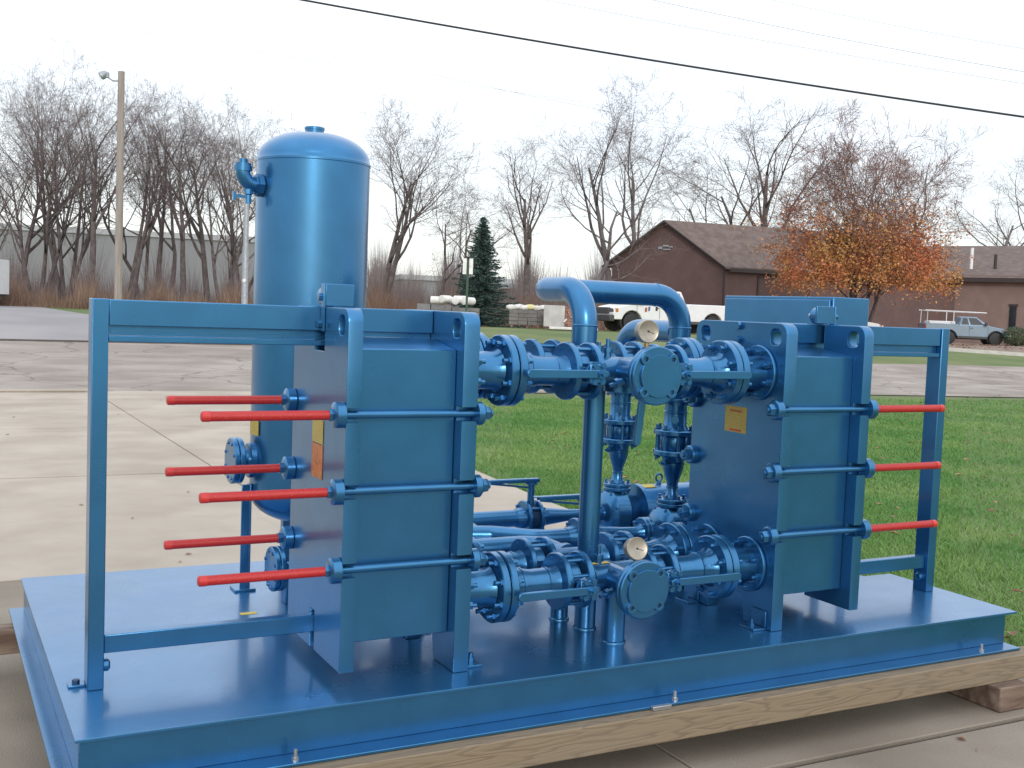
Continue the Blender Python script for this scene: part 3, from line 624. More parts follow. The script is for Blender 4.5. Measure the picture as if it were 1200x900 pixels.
rtn = thing('return_pipe', 'blue pipe curving from lower back header away to the tank', 'pipe', (XM, .60, .56))
obj('pipe', B().tube(fillet([(XM, .615, .603), (XM, .865, .603), (1.34, .865, .603), (1.34, 1.25, .603), (1.15, 1.40, .66)], .10, 10), .046, 28), BLUE, rtn)
obj('collar', B().lathe([(0, .056), (.03, .056), (.038, .047)], (XM, .62, .603), (0, 1, 0), 28), BLUE, rtn)
# drain cock with brass stem beside the left exchanger
dc = thing('drain_cock', 'small brass drain cock with red lever on the suction pipe', 'valve', (1.60, 1.17, zs))
obj('stem', B().cyl((1.60, 1.17, zs+.03), (1.60, 1.17, zs+.12), .009, n=10), BRASS, dc); obj('body', B().lathe([(0, .012), (.01, .016), (.03, .016), (.04, .012)], (1.60, 1.17, zs+.06), (0, 0, 1), 6), BRASS, dc)
obj('lever', B().obox((1.645, 1.17, zs+.085), (.04, 0, 0), (0, .006, 0), (0, 0, .004)), REDINK, dc)
obj('bulb', B().lathe([(0, .012), (.012, .03), (.03, .034), (.05, .028), (.06, .012)], (1.60, 1.17, zs+.12), (0, 0, 1), 18), BLUE, dc)
# gauges
def gauge(x, y, z0, zc, lab, tilt):
    T = thing('pressure_gauge', lab, 'gauge', (x, y, z0), 'dial pressure gauges')
    d = Vector((-.12, -1, tilt)).normalized(); c = Vector((x, y, zc))
    obj('stem', B().cyl((x, y, z0), (x, y, zc-.03), .0085, n=10), BRASS, T); obj('fitting', B().lathe([(0, .017), (.02, .017), (.024, .012)], (x, y, z0-.004), (0, 0, 1), 6), BLUE, T)
    obj('case', B().lathe([(-.03, .034), (-.024, .041), (.004, .0425), (.010, .0425), (.012, .040), (.010, .0365)], c, d, 32), RIM, T)
    fc = obj('dial', B().lathe([(.006, .0366), (.0085, .0366)], c, d, 32), DIAL, T)
    e1 = d.cross(Vector((0, 0, 1))).normalized(); e2 = e1.cross(d)
    b = B()
    for k in range(11):
        a = math.radians(225-27*k); rr = e1*math.cos(a)+e2*math.sin(a); tt = d.cross(rr)
        b.obox(c+d*.0090+rr*.030, rr*.0035, tt*.0007, d*.0003)
    obj('tick_marks', b, BLACK, fc, smooth=0)
    b = B(); a = math.radians(200); rr = e1*math.cos(a)+e2*math.sin(a); b.obox(c+d*.0105+rr*.010, rr*.016, d.cross(rr)*.001, d*.0004); b.lathe([(.0088, .004), (.0115, .004)], c, d, 10)
    obj('pointer', b, BLACK, fc, smooth=0)
gauge(1.965, .155, 1.435, 1.541, 'round dial gauge standing on the upper front header', .05)
gauge(1.947, .135, .655, .742, 'round dial gauge standing on the lower front header', .25)

# ------------------------------------------------------------------ tank
TC = (1.105, 1.465); TR = .240
tk = thing('vertical_tank', 'tall shiny blue cylindrical tank with domed top behind the left exchanger', 'tank', (TC[0], TC[1], ZD))
prof = []
for k in range(9): a = pi/2*k/8; prof.append((.775-.135*math.cos(a), max(.002, TR*math.sin(a))))
prof += [(.779, TR), (.781, TR+.002), (.789, TR+.002), (.791, TR), (2.183, TR), (2.185, TR+.003), (2.194, TR+.003), (2.196, TR+.001)]
for k in range(1, 12): a = pi/2*k/12; prof.append((2.196+.125*math.sin(a), TR*math.cos(a)**.86))
obj('shell', B().lathe(prof, (TC[0], TC[1], 0), (0, 0, 1), 72), BLUE, tk)
obj('top_boss', B().lathe([(0, .040), (.028, .040), (.0281, .043), (.038, .043), (.040, .040)], (TC[0], TC[1], 2.305), (0, 0, 1), 24), BLUE, tk)
for a in (180, 270, 0, 90):
    c, s_ = math.cos(math.radians(a)), math.sin(math.radians(a)); px, py = TC[0]+c*(TR+.005), TC[1]+s_*(TR+.005)
    b = B(); e = Vector((c, s_, 0)); tt = Vector((-s_, c, 0)); P0 = Vector((px, py, 0))
    b.obox(P0+Vector((0, 0, (ZD+.815)/2+.002)), e*.004, tt*.024, Vector((0, 0, (.815-ZD)/2))); b.obox(P0+e*.022+tt*.0205+Vector((0, 0, (ZD+.815)/2+.002)), e*.0175, tt*.0035, Vector((0, 0, (.815-ZD)/2)))
    l = obj('leg', b, BLUE, tk, bevel=.002); obj('foot_plate', B().obox(P0+e*.02+Vector((0, 0, ZD+.005)), e*.045, tt*.045, Vector((0, 0, .005))), BLUE, tk, bevel=.002)
def tnoz(z, ang, lab_len, Rf, r, blind=True):
    c, s_ = math.cos(math.radians(ang)), math.sin(math.radians(ang)); o = (TC[0], TC[1], z); ax = (c, s_, 0)
    obj('nozzle', B().cyl(Vector(o)+Vector(ax)*(TR-.02), Vector(o)+Vector(ax)*(TR+lab_len), r, n=24), BLUE, tk)
    f = obj('flange', disc(Vector(o)+Vector(ax)*(TR+lab_len+.012), ax, Rf, .022), BLUE, tk)
    if blind: obj('blind_flange', disc(Vector(o)+Vector(ax)*(TR+lab_len+.036), ax, Rf, .022), BLUE, tk)
    bolts(f, Vector(o)+Vector(ax)*(TR+lab_len+.024), ax, Rf*.8, 8, .056, .007)
tnoz(.918, 180, .045, .098, .05)
obj('reinforcing_pad', disc((TC[0]+(TR+.004)*math.cos(math.radians(180)), TC[1]+(TR+.004)*math.sin(math.radians(180)), .918), (math.cos(math.radians(180)), math.sin(math.radians(180)), 0), .075, .03), BLUE, tk)
a_l = math.radians(188); e_l = Vector((math.cos(a_l), math.sin(a_l), 0)); obj('yellow_label', B().obox(Vector((TC[0], TC[1], 1.06))+e_l*(TR+.002), e_l*.0015, Vector((-e_l.y, e_l.x, 0))*.042, (0, 0, .031)), YLAB, tk)
nz_ = math.radians(190); e = Vector((math.cos(nz_), math.sin(nz_), 0)); c0 = Vector((TC[0], TC[1], 2.075))
obj('relief_elbow', B().tube(fillet([c0+e*(TR-.02), c0+e*(TR+.082), c0+e*(TR+.082)+Vector((0, 0, .062))], .05, 8), .030, 20), BLUE, tk)
obj('relief_collar', B().lathe([(TR+.002, .047), (TR+.024, .047), (TR+.026, .038), (TR+.034, .038)], c0, e, 8), BLUE, tk)
obj('relief_cap', B().lathe([(.052, .038), (.072, .038), (.0722, .034), (.084, .034), (.0842, .017), (.102, .017)], c0+e*(TR+.082), (0, 0, 1), 10), BLUE, tk)
obj('vent_cock', B().lathe([(0, .018), (.02, .018), (.024, .012), (.06, .012)], c0+e*(TR+.055)+Vector((0, 0, -.02)), (0, 0, -1), 8), BLUE, tk)
obj('vent_handle', B().obox(c0+e*(TR+.085)+Vector((0, 0, -.052)), e*.034, (0, .005, 0), (0, 0, .006)).obox(c0+e*(TR+.118)+Vector((0, 0, -.052)), e*.006, (0, .009, 0), (0, 0, .018)), BLUE, tk)
# low blind line beside the tank leg
lb = thing('blanked_pipe', 'low blue pipe stub with bolted round cover beside the tank leg', 'pipe', (.93, 1.20, .41))
obj('pipe', B().tube(fillet([(.92, 1.20, .505), (1.16, 1.20, .505), (1.16, 1.40, .62)], .06, 6), .036, 24), BLUE, lb)
f = obj('flange', disc((.918, 1.20, .505), (1, 0, 0), .092, .022), BLUE, lb); obj('cover', disc((.894, 1.20, .505), (1, 0, 0), .092, .022), BLUE, lb)
bolts(f, (.906, 1.20, .505), (1, 0, 0), .075, 8, .058, .0075)
obj('saddle', B().box(.94, .97, 1.17, 1.23, ZD, .472), BLUE, lb, bevel=.003)
# control panel behind right exchanger
cp = thing('control_panel', 'large blue control cabinet showing above the right heat exchanger', 'cabinet', (3.59, 1.2, ZD))
obj('cabinet', B().box(3.475, 3.708, .80, 1.62, .80, 1.718), BLUE, cp, bevel=.004)
obj('door', B().box(3.465, 3.4745, .815, 1.605, .815, 1.703), BLUE, cp, bevel=.003)
for x_ in (3.49, 3.665):
    for y_ in (.83, 1.56): obj('leg', B().box(x_, x_+.03, y_, y_+.03, ZD, .80), BLUE, cp)
obj('door_latch', B().lathe([(0, .02), (.02, .02)], (3.465, 1.5, 1.25), (-1, 0, 0), 12), STEEL, cp)

# ------------------------------------------------------------------ trees
def grow(rg, segs, p, d, L, r, lev, maxlev, P):
    n = P['n'][lev]; step = L/n; pts = [p.copy()]; rs = [r]; dirs = [d.copy()]
    for i in range(n):
        d = (d+Vector((rg.gauss(0, 1), rg.gauss(0, 1), rg.gauss(0, 1)))*P['wob'][lev]+Vector((0, 0, P['up'][lev]))).normalized()
        p = p+d*step; pts.append(p.copy()); rs.append(max(P['rmin'], r*(1-(i+1)/n*P['taper'][lev]))); dirs.append(d.copy())
    segs.append((pts, rs, lev))
    if lev >= maxlev: return
    k = P['kids'][lev]; k = rg.randint(int(k*.8), int(k*1.2+.5))
    for c in range(k):
        f = P['from'][lev]+(1-P['from'][lev])*((c+rg.random())/k); i = min(n-1, int(f*n)); t = f*n-i
        q = pts[i].lerp(pts[i+1], t); dd = dirs[i+1]
        ax = dd.orthogonal().normalized(); ax.rotate(Quaternion(dd, rg.uniform(0, 2*pi)))
        an = math.radians(rg.uniform(*P['ang'][lev])); nd = dd.copy(); nd.rotate(Quaternion(ax, an))
        grow(rg, segs, q, nd, L*rg.uniform(*P['len'][lev])*(1-.35*f if lev else 1-.25*f), (rs[i]*(1-t)+rs[i+1]*t)*rg.uniform(.5, .7), lev+1, maxlev, P)
PB = dict(n=[7, 6, 5, 3, 2], wob=[.05, .09, .13, .16, .2], up=[.05, .07, .05, .04, .02], taper=[.75, .8, .85, .8, .6], kids=[8, 6, 6, 6], ang=[(22, 48), (25, 55), (30, 60), (30, 65)], len=[(.6, .85), (.45, .7), (.42, .62), (.45, .65)], rmin=.005)
PB['from'] = [.30, .25, .2, .12]
def sides(lev): return (8, 6, 4, 3, 3)[lev]
def tree_mesh(seed, H, stems, rad, over=None, maxlev=4):
    rg = random.Random(seed); P = dict(PB); P.update(over or {}); segs = []
    for s in range(stems):
        a = 2*pi*s/stems+rg.random(); lean = 0 if stems == 1 else rg.uniform(.10, .26)
        grow(rg, segs, Vector((math.cos(a)*rad*(stems > 1), math.sin(a)*rad*(stems > 1), -.2)), Vector((math.cos(a)*lean, math.sin(a)*lean, 1)).normalized(), H*(.72 if stems == 1 else rg.uniform(.58, .74)), rad*(1 if stems == 1 else .75), 0, maxlev, P)
    T, C = B(), B()
    for pts, rs, lev in segs: (T if lev < 2 else C).tube(pts, rs, sides(lev))
    return T, C, segs
def mk(b, m, name):
    me = bpy.data.meshes.new(name); me.from_pydata(b.v, [], b.f); me.materials.append(m); me.shade_smooth(); return me
VAR = []
FAN = dict(kids=[7, 7, 7, 6], ang=[(16, 36), (22, 48), (28, 58), (30, 65)], len=[(.5, .8), (.45, .7), (.42, .62), (.45, .65)])
FAN['from'] = [.42, .3, .2, .12]
CROOK = dict(kids=[7, 7, 6, 6], wob=[.12, .17, .2, .2, .2], ang=[(30, 60), (30, 60), (30, 60), (30, 65)]); CROOK['from'] = [.35, .3, .2, .12]
specs = [(1, 13, 1, .22, None), (2, 13, 3, .20, None), (3, 12, 1, .20, FAN), (5, 14, 2, .26, FAN), (7, 12, 4, .18, None), (11, 9, 2, .16, CROOK), (13, 14, 1, .27, FAN), (17, 12, 1, .19, CROOK)]
for sp in specs:
    T, C, _ = tree_mesh(*sp); VAR.append((mk(T, BARK, 'trunk'), mk(C, TWIG, 'crown'), sp[1]))
def tree(px, w, top, v, rot, lab, grp, sx=1.):
    p = at(px, 380, w); z = gz(p.x, p.y); T, C, H0 = VAR[v]
    hz = 360.1+(px-600)*.0386; H = (hz-top)*w/FPX+1.61-z; s = H/(H0*1.0)
    o = thing('bare_tree', lab, 'tree', (p.x, p.y, z-.05), grp); o.rotation_euler = (0, 0, rot)
    for me, nm in ((T, 'trunk'), (C, 'crown')):
        c = bpy.data.objects.new(nm, me); COL.objects.link(c); c.parent = o; c.scale = (s*sx, s*sx, s)
GL = 'bare trees along the road'
TL = [(-18, 84, 128, 1, .3, 'bare tree cut by the left edge of the picture'), (22, 88, 112, 0, 1.1, 'bare tree just right of the left picture edge'),
      (46, 82, 100, 1, 2.0, 'bare many stemmed tree with leafy brown top, left of the lamp pole'), (78, 86, 92, 4, .5, 'wide bare tree with tallest crown left of the lamp pole'),
      (104, 80, 98, 6, 2.6, 'thick trunked bare tree close left of the lamp pole'), (152, 84, 116, 3, .9, 'bare tree right behind the lamp pole'),
      (183, 88, 130, 2, 1.9, 'slender bare tree right of the lamp pole'), (214, 83, 132, 6, .2, 'straight bare tree midway between lamp pole and blue tank'),
      (243, 86, 122, 0, 3.0, 'bare tree behind the grey post left of the tank'), (262, 82, 140, 1, 4.0, 'forked bare tree close left of the blue tank'),
      (292, 90, 150, 3, 5.0, 'bare tree partly hidden by the blue tank left side')]
TL += [(62, 98, 138, 2, 4.1, 'bare tree in the second row left of the lamp pole'),
      (168, 104, 142, 5, .2, 'low bare tree in the second row right of the lamp pole'), (200, 100, 150, 2, 3.3, 'second row bare tree between lamp pole and tank'), (276, 104, 160, 5, 1.9, 'second row low bare tree beside the tank')]
for a in TL: tree(*a, GL)
TM = [(446, 74, 140, 3, .4, 'tall bare tree showing just right of the blue tank'), (520, 74, 208, 5, 1.2, 'low crooked bare tree left of the dark spruce'),
      (614, 68, 172, 6, .6, 'straight bare tree right of the dark spruce'), (670, 74, 162, 7, 1.0, 'crooked bare tree left of the brown building gable'), (733, 96, 112, 3, 2.7, 'big twin trunked bare tree rising behind the brown gable'),
      (830, 104, 180, 5, 2.0, 'bent bare tree over the brown roof ridge'), (886, 106, 126, 6, 1.4, 'bare tree over the roof left of the orange maple'), (918, 116, 150, 7, 3.4, 'crooked bare tree behind the orange maple left side'),
      (1066, 118, 172, 2, 2.4, 'bare tree behind the orange maple right side'), (1132, 112, 184, 7, .7, 'reddish bare tree over the right wing roof'), (1190, 120, 190, 2, 1.7, 'bare tree at the right picture edge over the roof'), 0]
for a in TM[:-1]: tree(*a, 'bare trees behind the buildings', 1.3)

# orange maple
p = at(1008, 392, 63); zg = gz(p.x, p.y); mp_ = thing('maple_tree', 'maple holding orange leaves on its lower branches, twigs bare above', 'tree', (p.x, p.y, zg-.05))
T, C, segs = tree_mesh(21, 12.2, 6, .17, dict(kids=[9, 7, 6, 5], ang=[(30, 68), (28, 58), (30, 60), (30, 65)], up=[.03, .05, .04, .02, .02], rmin=.008))
o = bpy.data.objects.new('trunk', mk(T, BARK, 'trunk')); COL.objects.link(o); o.parent = mp_
o = bpy.data.objects.new('crown', mk(C, mat('maple_twig', (.17, .092, .075), .9, 0, .1, .8, col2=(.25, .15, .125)), 'crown')); COL.objects.link(o); o.parent = mp_
rg = random.Random(5); lb_ = B()
cand = [q for pts, rs, lev in segs if lev >= 2 for q in pts[1:]]
cand += [Vector((math.cos(a)*r_, math.sin(a)*r_, 0)) for a, r_ in []]
for q in cand:
    pr_ = (1-ss(3.4, 6.0, q.z+rg.gauss(0, .6)))*.75+.25*(1-ss(5.0, 8.6, q.z+rg.gauss(0, .6)))
    if rg.random() < pr_*.7+.002:
        for k in range(rg.randint(2, 5)):
            c = q+Vector((rg.gauss(0, .22), rg.gauss(0, .22), rg.gauss(0, .17))); s = rg.uniform(.042, .082)
            u = Vector((rg.gauss(0, 1), rg.gauss(0, 1), rg.gauss(0, .6))).normalized(); v = u.orthogonal().normalized(); v.rotate(Quaternion(u, rg.uniform(0, 6.3)))
            lb_.add([c+u*s, c+v*s*.8, c-u*s, c-v*s*.8], [(0, 1, 2, 3)])
def skirt(R, zc, n, hz_):
    for k in range(n):
        a = rg.uniform(0, 2*pi); r_ = R*math.sqrt(rg.random()); z_ = zc+rg.gauss(0, hz_)+.55*(1-(r_/R)**2)
        if (math.sin(a*5+r_*2.1)+math.sin(a*3-r_*3.3+z_*2)) < -.35: continue
        c = Vector((math.cos(a)*r_, math.sin(a)*r_, z_)); s = rg.uniform(.042, .082)
        u = Vector((rg.gauss(0, 1), rg.gauss(0, 1), rg.gauss(0, .6))).normalized(); v = u.orthogonal().normalized(); v.rotate(Quaternion(u, rg.uniform(0, 6.3)))
        lb_.add([c+u*s, c+v*s*.8, c-u*s, c-v*s*.8], [(0, 1, 2, 3)])
skirt(5.2, 3.5, 15000, .5); skirt(4.8, 4.5, 13000, .6); skirt(3.6, 5.4, 4500, .6)
me = bpy.data.meshes.new('foliage'); me.from_pydata(lb_.v, [], lb_.f); me.materials.append(LEAFO); o = bpy.data.objects.new('foliage', me); COL.objects.link(o); o.parent = mp_; o['kind'] = 'stuff'
# spruce
p = at(562, 388, 50); zg = gz(p.x, p.y); H = (360-256)*50/FPX+1.61-zg
sp = thing('spruce_tree', 'dark blue green spruce tree behind the street sign', 'tree', (p.x, p.y, zg-.05))
tb = B(); tb.lathe([(0, .12), (H*.6, .06), (H*.97, .012)], (p.x, p.y, zg-.05), (0, 0, 1), 8); obj('trunk', tb, BARK, sp)
nb = B(); rg = random.Random(3); base = Vector((p.x, p.y, zg))
for k in range(300):
    f = (k+rg.random())/300; z_ = .15+f*(H-.2); L = (1-f)**.9*1.95*rg.uniform(.5, 1.15)+.08; a = k*2.399+rg.gauss(0, .2); e = Vector((math.cos(a), math.sin(a), 0))
    nst = max(3, int(L*26))
    for j in range(nst):
        t = (j+.5)/nst; c = base+Vector((0, 0, z_))+e*(L*t)+Vector((0, 0, -.22*L*t*(1.3-t)+rg.gauss(0, .02)))
        for q in range(3):
            dv = (e*rg.uniform(.3, 1)+Vector((rg.gauss(0, .6), rg.gauss(0, .6), rg.uniform(-.5, .25)))).normalized(); ln = rg.uniform(.11, .24)*(1-.3*t)
            sd2 = dv.cross(Vector((rg.gauss(0, 1), rg.gauss(0, 1), rg.gauss(0, 1)))).normalized()*.028
            nb.add([c-sd2, c+sd2, c+dv*ln], [(0, 1, 2)])
me = bpy.data.meshes.new('crown'); me.from_pydata([(v[0]-p.x, v[1]-p.y, v[2]-zg+.05) for v in nb.v], [], nb.f); me.materials.append(NEED); o = bpy.data.objects.new('crown', me); COL.objects.link(o); o.parent = sp; o['kind'] = 'stuff'
# weeds and brush under the trees, far wood on the skyline
def brush(name, n, wr, pxr, hr, wid, m, lab, lean=.25, zoff=0):
    w = rng.uniform(*wr, n); px = rng.uniform(*pxr, n); P = np.empty((n, 3)); F_ = np.array(fw); R_ = np.array(rt); U_ = np.array(up)
    P = np.array(CAM)+F_*w[:, None]+R_*((px-600)*w/FPX)[:, None]; hgt = .55+.45*np.sin(px*.11)*np.sin(px*.037+1.3)+.25*np.sin(px*.5+w)
    P[:, 2] = [gz(a, b) for a, b in P[:, :2]]; h = rng.uniform(*hr, n)*np.clip(hgt, .25, 1.3); P[:, 2] += zoff
    D = np.stack([rng.normal(0, lean, n)*h, rng.normal(0, lean, n)*h, h], 1); an = rng.uniform(0, 2*pi, n)
    wd = rng.uniform(.5, 1.3, n)*wid; Wd = np.stack([np.cos(an)*wd, np.sin(an)*wd, 0*an], 1)
    return tri_stuff(name, P, D, Wd, m, lab, 'undergrowth')
brush('dry_weeds', 26000, (69, 84), (-60, 480), (.5, 2.3), .022, DRYG, 'brown dry weeds below the roadside trees')
brush('dry_weeds', 12000, (60, 80), (420, 730), (.5, 2.6), .022, mat('russet_weeds', (.15, .085, .06), .9, 0, .1, .4, col2=(.24, .16, .12), detail=8), 'russet dry brush behind pallets and spruce')
brush('brushwood', 16000, (76, 98), (-60, 700), (1.5, 6.0), .020, TWIG, 'thin grey saplings among the tree trunks', .18)
brush('far_brush', 16000, (105, 150), (400, 740), (3, 7.5), .045, mat('grey_brush', (.15, .125, .12), .95, 0, .1, .1, col2=(.24, .205, .195)), 'grey brown thicket far behind the pallets', .14)
FAR = mat('far_wood', (.20, .19, .205), 1, 0, .1, .05, col2=(.30, .28, .29))
brush('far_wood', 26000, (190, 300), (-150, 1350), (8, 15), .09, FAR, 'grey far wood along the skyline', .06)
# ------------------------------------------------------------------ far buildings
def wall_box(name, lab, pa, wa, pb, wb, depth, z0, z1, m, mr, ridge=0):
    A = at(pa, 360, wa); Bp = at(pb, 360, wb); d = Vector((Bp.x-A.x, Bp.y-A.y, 0)); L = d.length; d.normalize(); n = Vector((-d.y, d.x, 0))
    T = thing(name, lab, 'building', (A.x, A.y, z0)); c = Vector((A.x, A.y, 0))+d*L/2+n*depth/2
    obj('wall', B().obox(c+Vector((0, 0, (z0+z1)/2)), d*L/2, n*depth/2, Vector((0, 0, (z1-z0)/2))), m, T)
    obj('roof', B().obox(c+Vector((0, 0, z1+.4)), d*(L/2+.3), n*(depth/2+.3), Vector((0, 0, .4))), mr, T); return T
wall_box('warehouse', 'long pale grey warehouse far behind the left trees', -140, 150, 310, 165, 30, 0, 9.6, WAREH, WAREHR)
wall_box('shed', 'low pale shed far behind the spruce', 470, 180, 600, 185, 14, 0, 5.4, WAREH, WAREHR)
wall_box('shed', 'low red grey shed far left of the brown gable', 604, 178, 700, 184, 14, 0, 4.6, mat('far_red', (.22, .15, .15), .8), WAREHR)
# brown building: gable block and right wing
ZE, ZR = 5.3, 8.35
P0 = at(846, 370, 79); P1 = at(715, 366, 84.5); P2 = at(1117, 380, 86); P3 = at(1290, 386, 80)
def flat(p, z): return Vector((p.x, p.y, z))
bd = thing('brown_building', 'brown sided low building with shingle gable roof behind the maple', 'building', (P0.x, P0.y, .2))
pm = (P0+P1)/2; back = (P2-P0); gl = 3.0; e_g = (P1-P0).normalized(); e_s = Vector((back.x, back.y, 0)).normalized(); n_out = -e_s*.35
zb_ = .0
q1b = P1+back*1.02; pmb = pm+back*1.02; p2b = P0+back*1.02
b = B(); b.add([flat(P0, zb_), flat(P1, zb_), flat(P1, ZE), flat(pm, ZR-.15), flat(P0, ZE)], [(0, 1, 2, 3, 4)]); obj('gable_wall', b, BRICK, bd, smooth=0)
b = B(); b.add([flat(P0, zb_), flat(p2b, zb_), flat(p2b, ZE), flat(P0, ZE)], [(0, 1, 2, 3)]); b.add([flat(P1, zb_), flat(q1b, zb_), flat(q1b, ZE), flat(P1, ZE)], [(0, 1, 2, 3)]); obj('side_wall', b, BRICK, bd, smooth=0)
ov = e_g*.45; oe = -e_s*.4
def roofplane(a, r, ab, rb, nm):
    dn = Vector((0, 0, -.16)); v = [a, r, rb, ab]; b = B(); b.add(v+[q+dn for q in v], [(0, 1, 2, 3), (7, 6, 5, 4), (0, 4, 5, 1), (1, 5, 6, 2), (2, 6, 7, 3), (3, 7, 4, 0)]); return obj(nm, b, ROOF, bd, smooth=0)
lowz = ZE-.28
roofplane(flat(P0-ov+oe, lowz), flat(pm+oe, ZR), flat(p2b-ov, lowz), flat(pmb, ZR), 'roof_slope'); roofplane(flat(P1+ov+oe, lowz), flat(pm+oe, ZR), flat(q1b+ov, lowz), flat(pmb, ZR), 'roof_slope')
b = B(); b.obox(flat((P0+p2b)/2-ov*1.06, lowz-.2), (p2b-P0).normalized()*((p2b-P0).length/2), e_g*.06, Vector((0, 0, .13))); obj('gutter', b, TRIM, bd, smooth=0)
for A_, s_ in ((P0, -1), (P1, 1)):
    a3 = flat(A_+ov*s_+oe*1.05, lowz-.12); r3 = flat(pm+oe*1.05, ZR-.12); dd = (r3-a3); b = B(); b.obox((a3+r3)/2, dd/2, e_s*.04, dd.cross(e_s).normalized()*.09); obj('fascia', b, TRIM, bd, smooth=0)
def side_rect(px0, px1, z0, z1, proud, m, nm, A_=P0, B_=P2):
    def onl(px):
        best = min((((FPX*((A_+(B_-A_)*t-CAM).dot(rt))/((A_+(B_-A_)*t-CAM).dot(fw))+600-px)**2), t) for t in [k/400 for k in range(-40, 440)]); return A_+(B_-A_)*best[1]
    a, c = onl(px0), onl(px1); dd = (c-a); dd.z = 0; nn = Vector((dd.y, -dd.x, 0)).normalized(); b = B()
    b.obox(flat((a+c)/2, (z0+z1)/2)+nn*proud, dd/2, nn*.03, Vector((0, 0, (z1-z0)/2))); return obj(nm, b, m, bd, smooth=0)
side_rect(887, 944, .4, 4.35, .03, mat('brown_door', (.085, .050, .043), .7, 0, .06, 4), 'garage_door'); side_rect(885, 887, .4, 4.5, .05, TRIM, 'door_frame'); side_rect(944, 946, .4, 4.5, .05, TRIM, 'door_frame'); side_rect(885, 946, 4.36, 4.5, .05, TRIM, 'door_frame')
for k, (dx_, dz_, sx_, sz_) in enumerate(((-.45, 0, .16, .10), (0, .14, .22, .07), (.42, .06, .16, .05), (.1, -.12, .3, .05))):        # small scroll ornament on the gable
    b = B(); b.obox(flat(P0*.49+P1*.51, 6.35+dz_)-e_g*dx_-e_s*.05, e_g*sx_, e_s*.03, Vector((0, 0, sz_))); obj('gable_ornament', b, GALV, bd, smooth=0, bevel=.04)
obj('downpipe', B().cyl(flat(P0-e_g*.12-e_s*.1, .2), flat(P0-e_g*.12-e_s*.1, ZE-.3), .07, n=8), TRIM, bd)
wg = thing('building_wing', 'brown right wing of the building, tinted as if better lit, behind the pale pickup', 'building', (P2.x, P2.y, .2))
BRICKLIT = mat('lit_brown_siding', (.20, .135, .118), .8, 0, .06, 1.2, .1, 80, col2=(.23, .155, .138))  # siding lightened: the wing's better lit side is painted into the colour
b = B(); b.add([flat(P2, 0), flat(P3, 0), flat(P3, ZE+.1), flat(P2, ZE+.1)], [(0, 1, 2, 3)]); obj('wall', b, BRICKLIT, wg, smooth=0)
ew = (P3-P2); ew.z = 0; ew.normalize(); nw = Vector((ew.y, -ew.x, 0))
a0, a1 = flat(P2-ew*6+nw*.5, ZE-.15), flat(P3+nw*.5, ZE-.15); b0, b1 = flat(P2-ew*10-nw*9, 8.2), flat(P3-nw*9, 8.2); dn = Vector((0, 0, -.2))
b = B(); v = [a0, a1, b1, b0]; b.add(v+[q+dn for q in v], [(0, 1, 2, 3), (7, 6, 5, 4), (0, 4, 5, 1), (1, 5, 6, 2), (2, 6, 7, 3), (3, 7, 4, 0)]); obj('roof', b, ROOF, wg, smooth=0)
b = B(); b.obox((a0+a1)/2+dn*.6+nw*.05, (a1-a0)/2, nw*.05, Vector((0, 0, .16))); obj('gutter', b, TRIM, wg, smooth=0)
b = B(); b.add([flat(P2-ew*6+nw*.3, ZE-.35), flat(P3+nw*.3, ZE-.35), flat(P3, ZE-.35), flat(P2-ew*6, ZE-.35)], [(0, 1, 2, 3)])
for px_, hh in ((1139, 1.15), (1167, .6)):
    q = at(px_, 300, 86); obj('vent_pipe', B().cyl((q.x, q.y, 5.9), (q.x, q.y, 6.6+hh*.8), .12, n=10), WHITE if hh > 1 else TRIM, wg)
b = B(); qa = at(1180, 380, 84); tt = (P3-P2).dot(rt); 
def on_wing(px):
    best = min((((FPX*((P2+(P3-P2)*t-CAM).dot(rt))/((P2+(P3-P2)*t-CAM).dot(fw))+600-px)**2), t) for t in [k/400 for k in range(0, 400)]); return P2+(P3-P2)*best[1]
wa, wb = on_wing(1182), on_wing(1190)
b.obox(flat((wa+wb)/2, 2.2)+nw*.03, (wb-wa)/2*Vector((1, 1, 0)) if False else Vector(((wb-wa).x/2, (wb-wa).y/2, 0)), nw*.03, Vector((0, 0, .9))); wn = obj('window', b, GLASS, wg, smooth=0)
b = B(); b.obox(flat((wa+wb)/2, 3.2)+nw*.05, Vector(((wb-wa).x/2*1.3, (wb-wa).y/2*1.3, 0)), nw*.04, Vector((0, 0, .08))); obj('lintel', b, TRIM, wn, smooth=0)

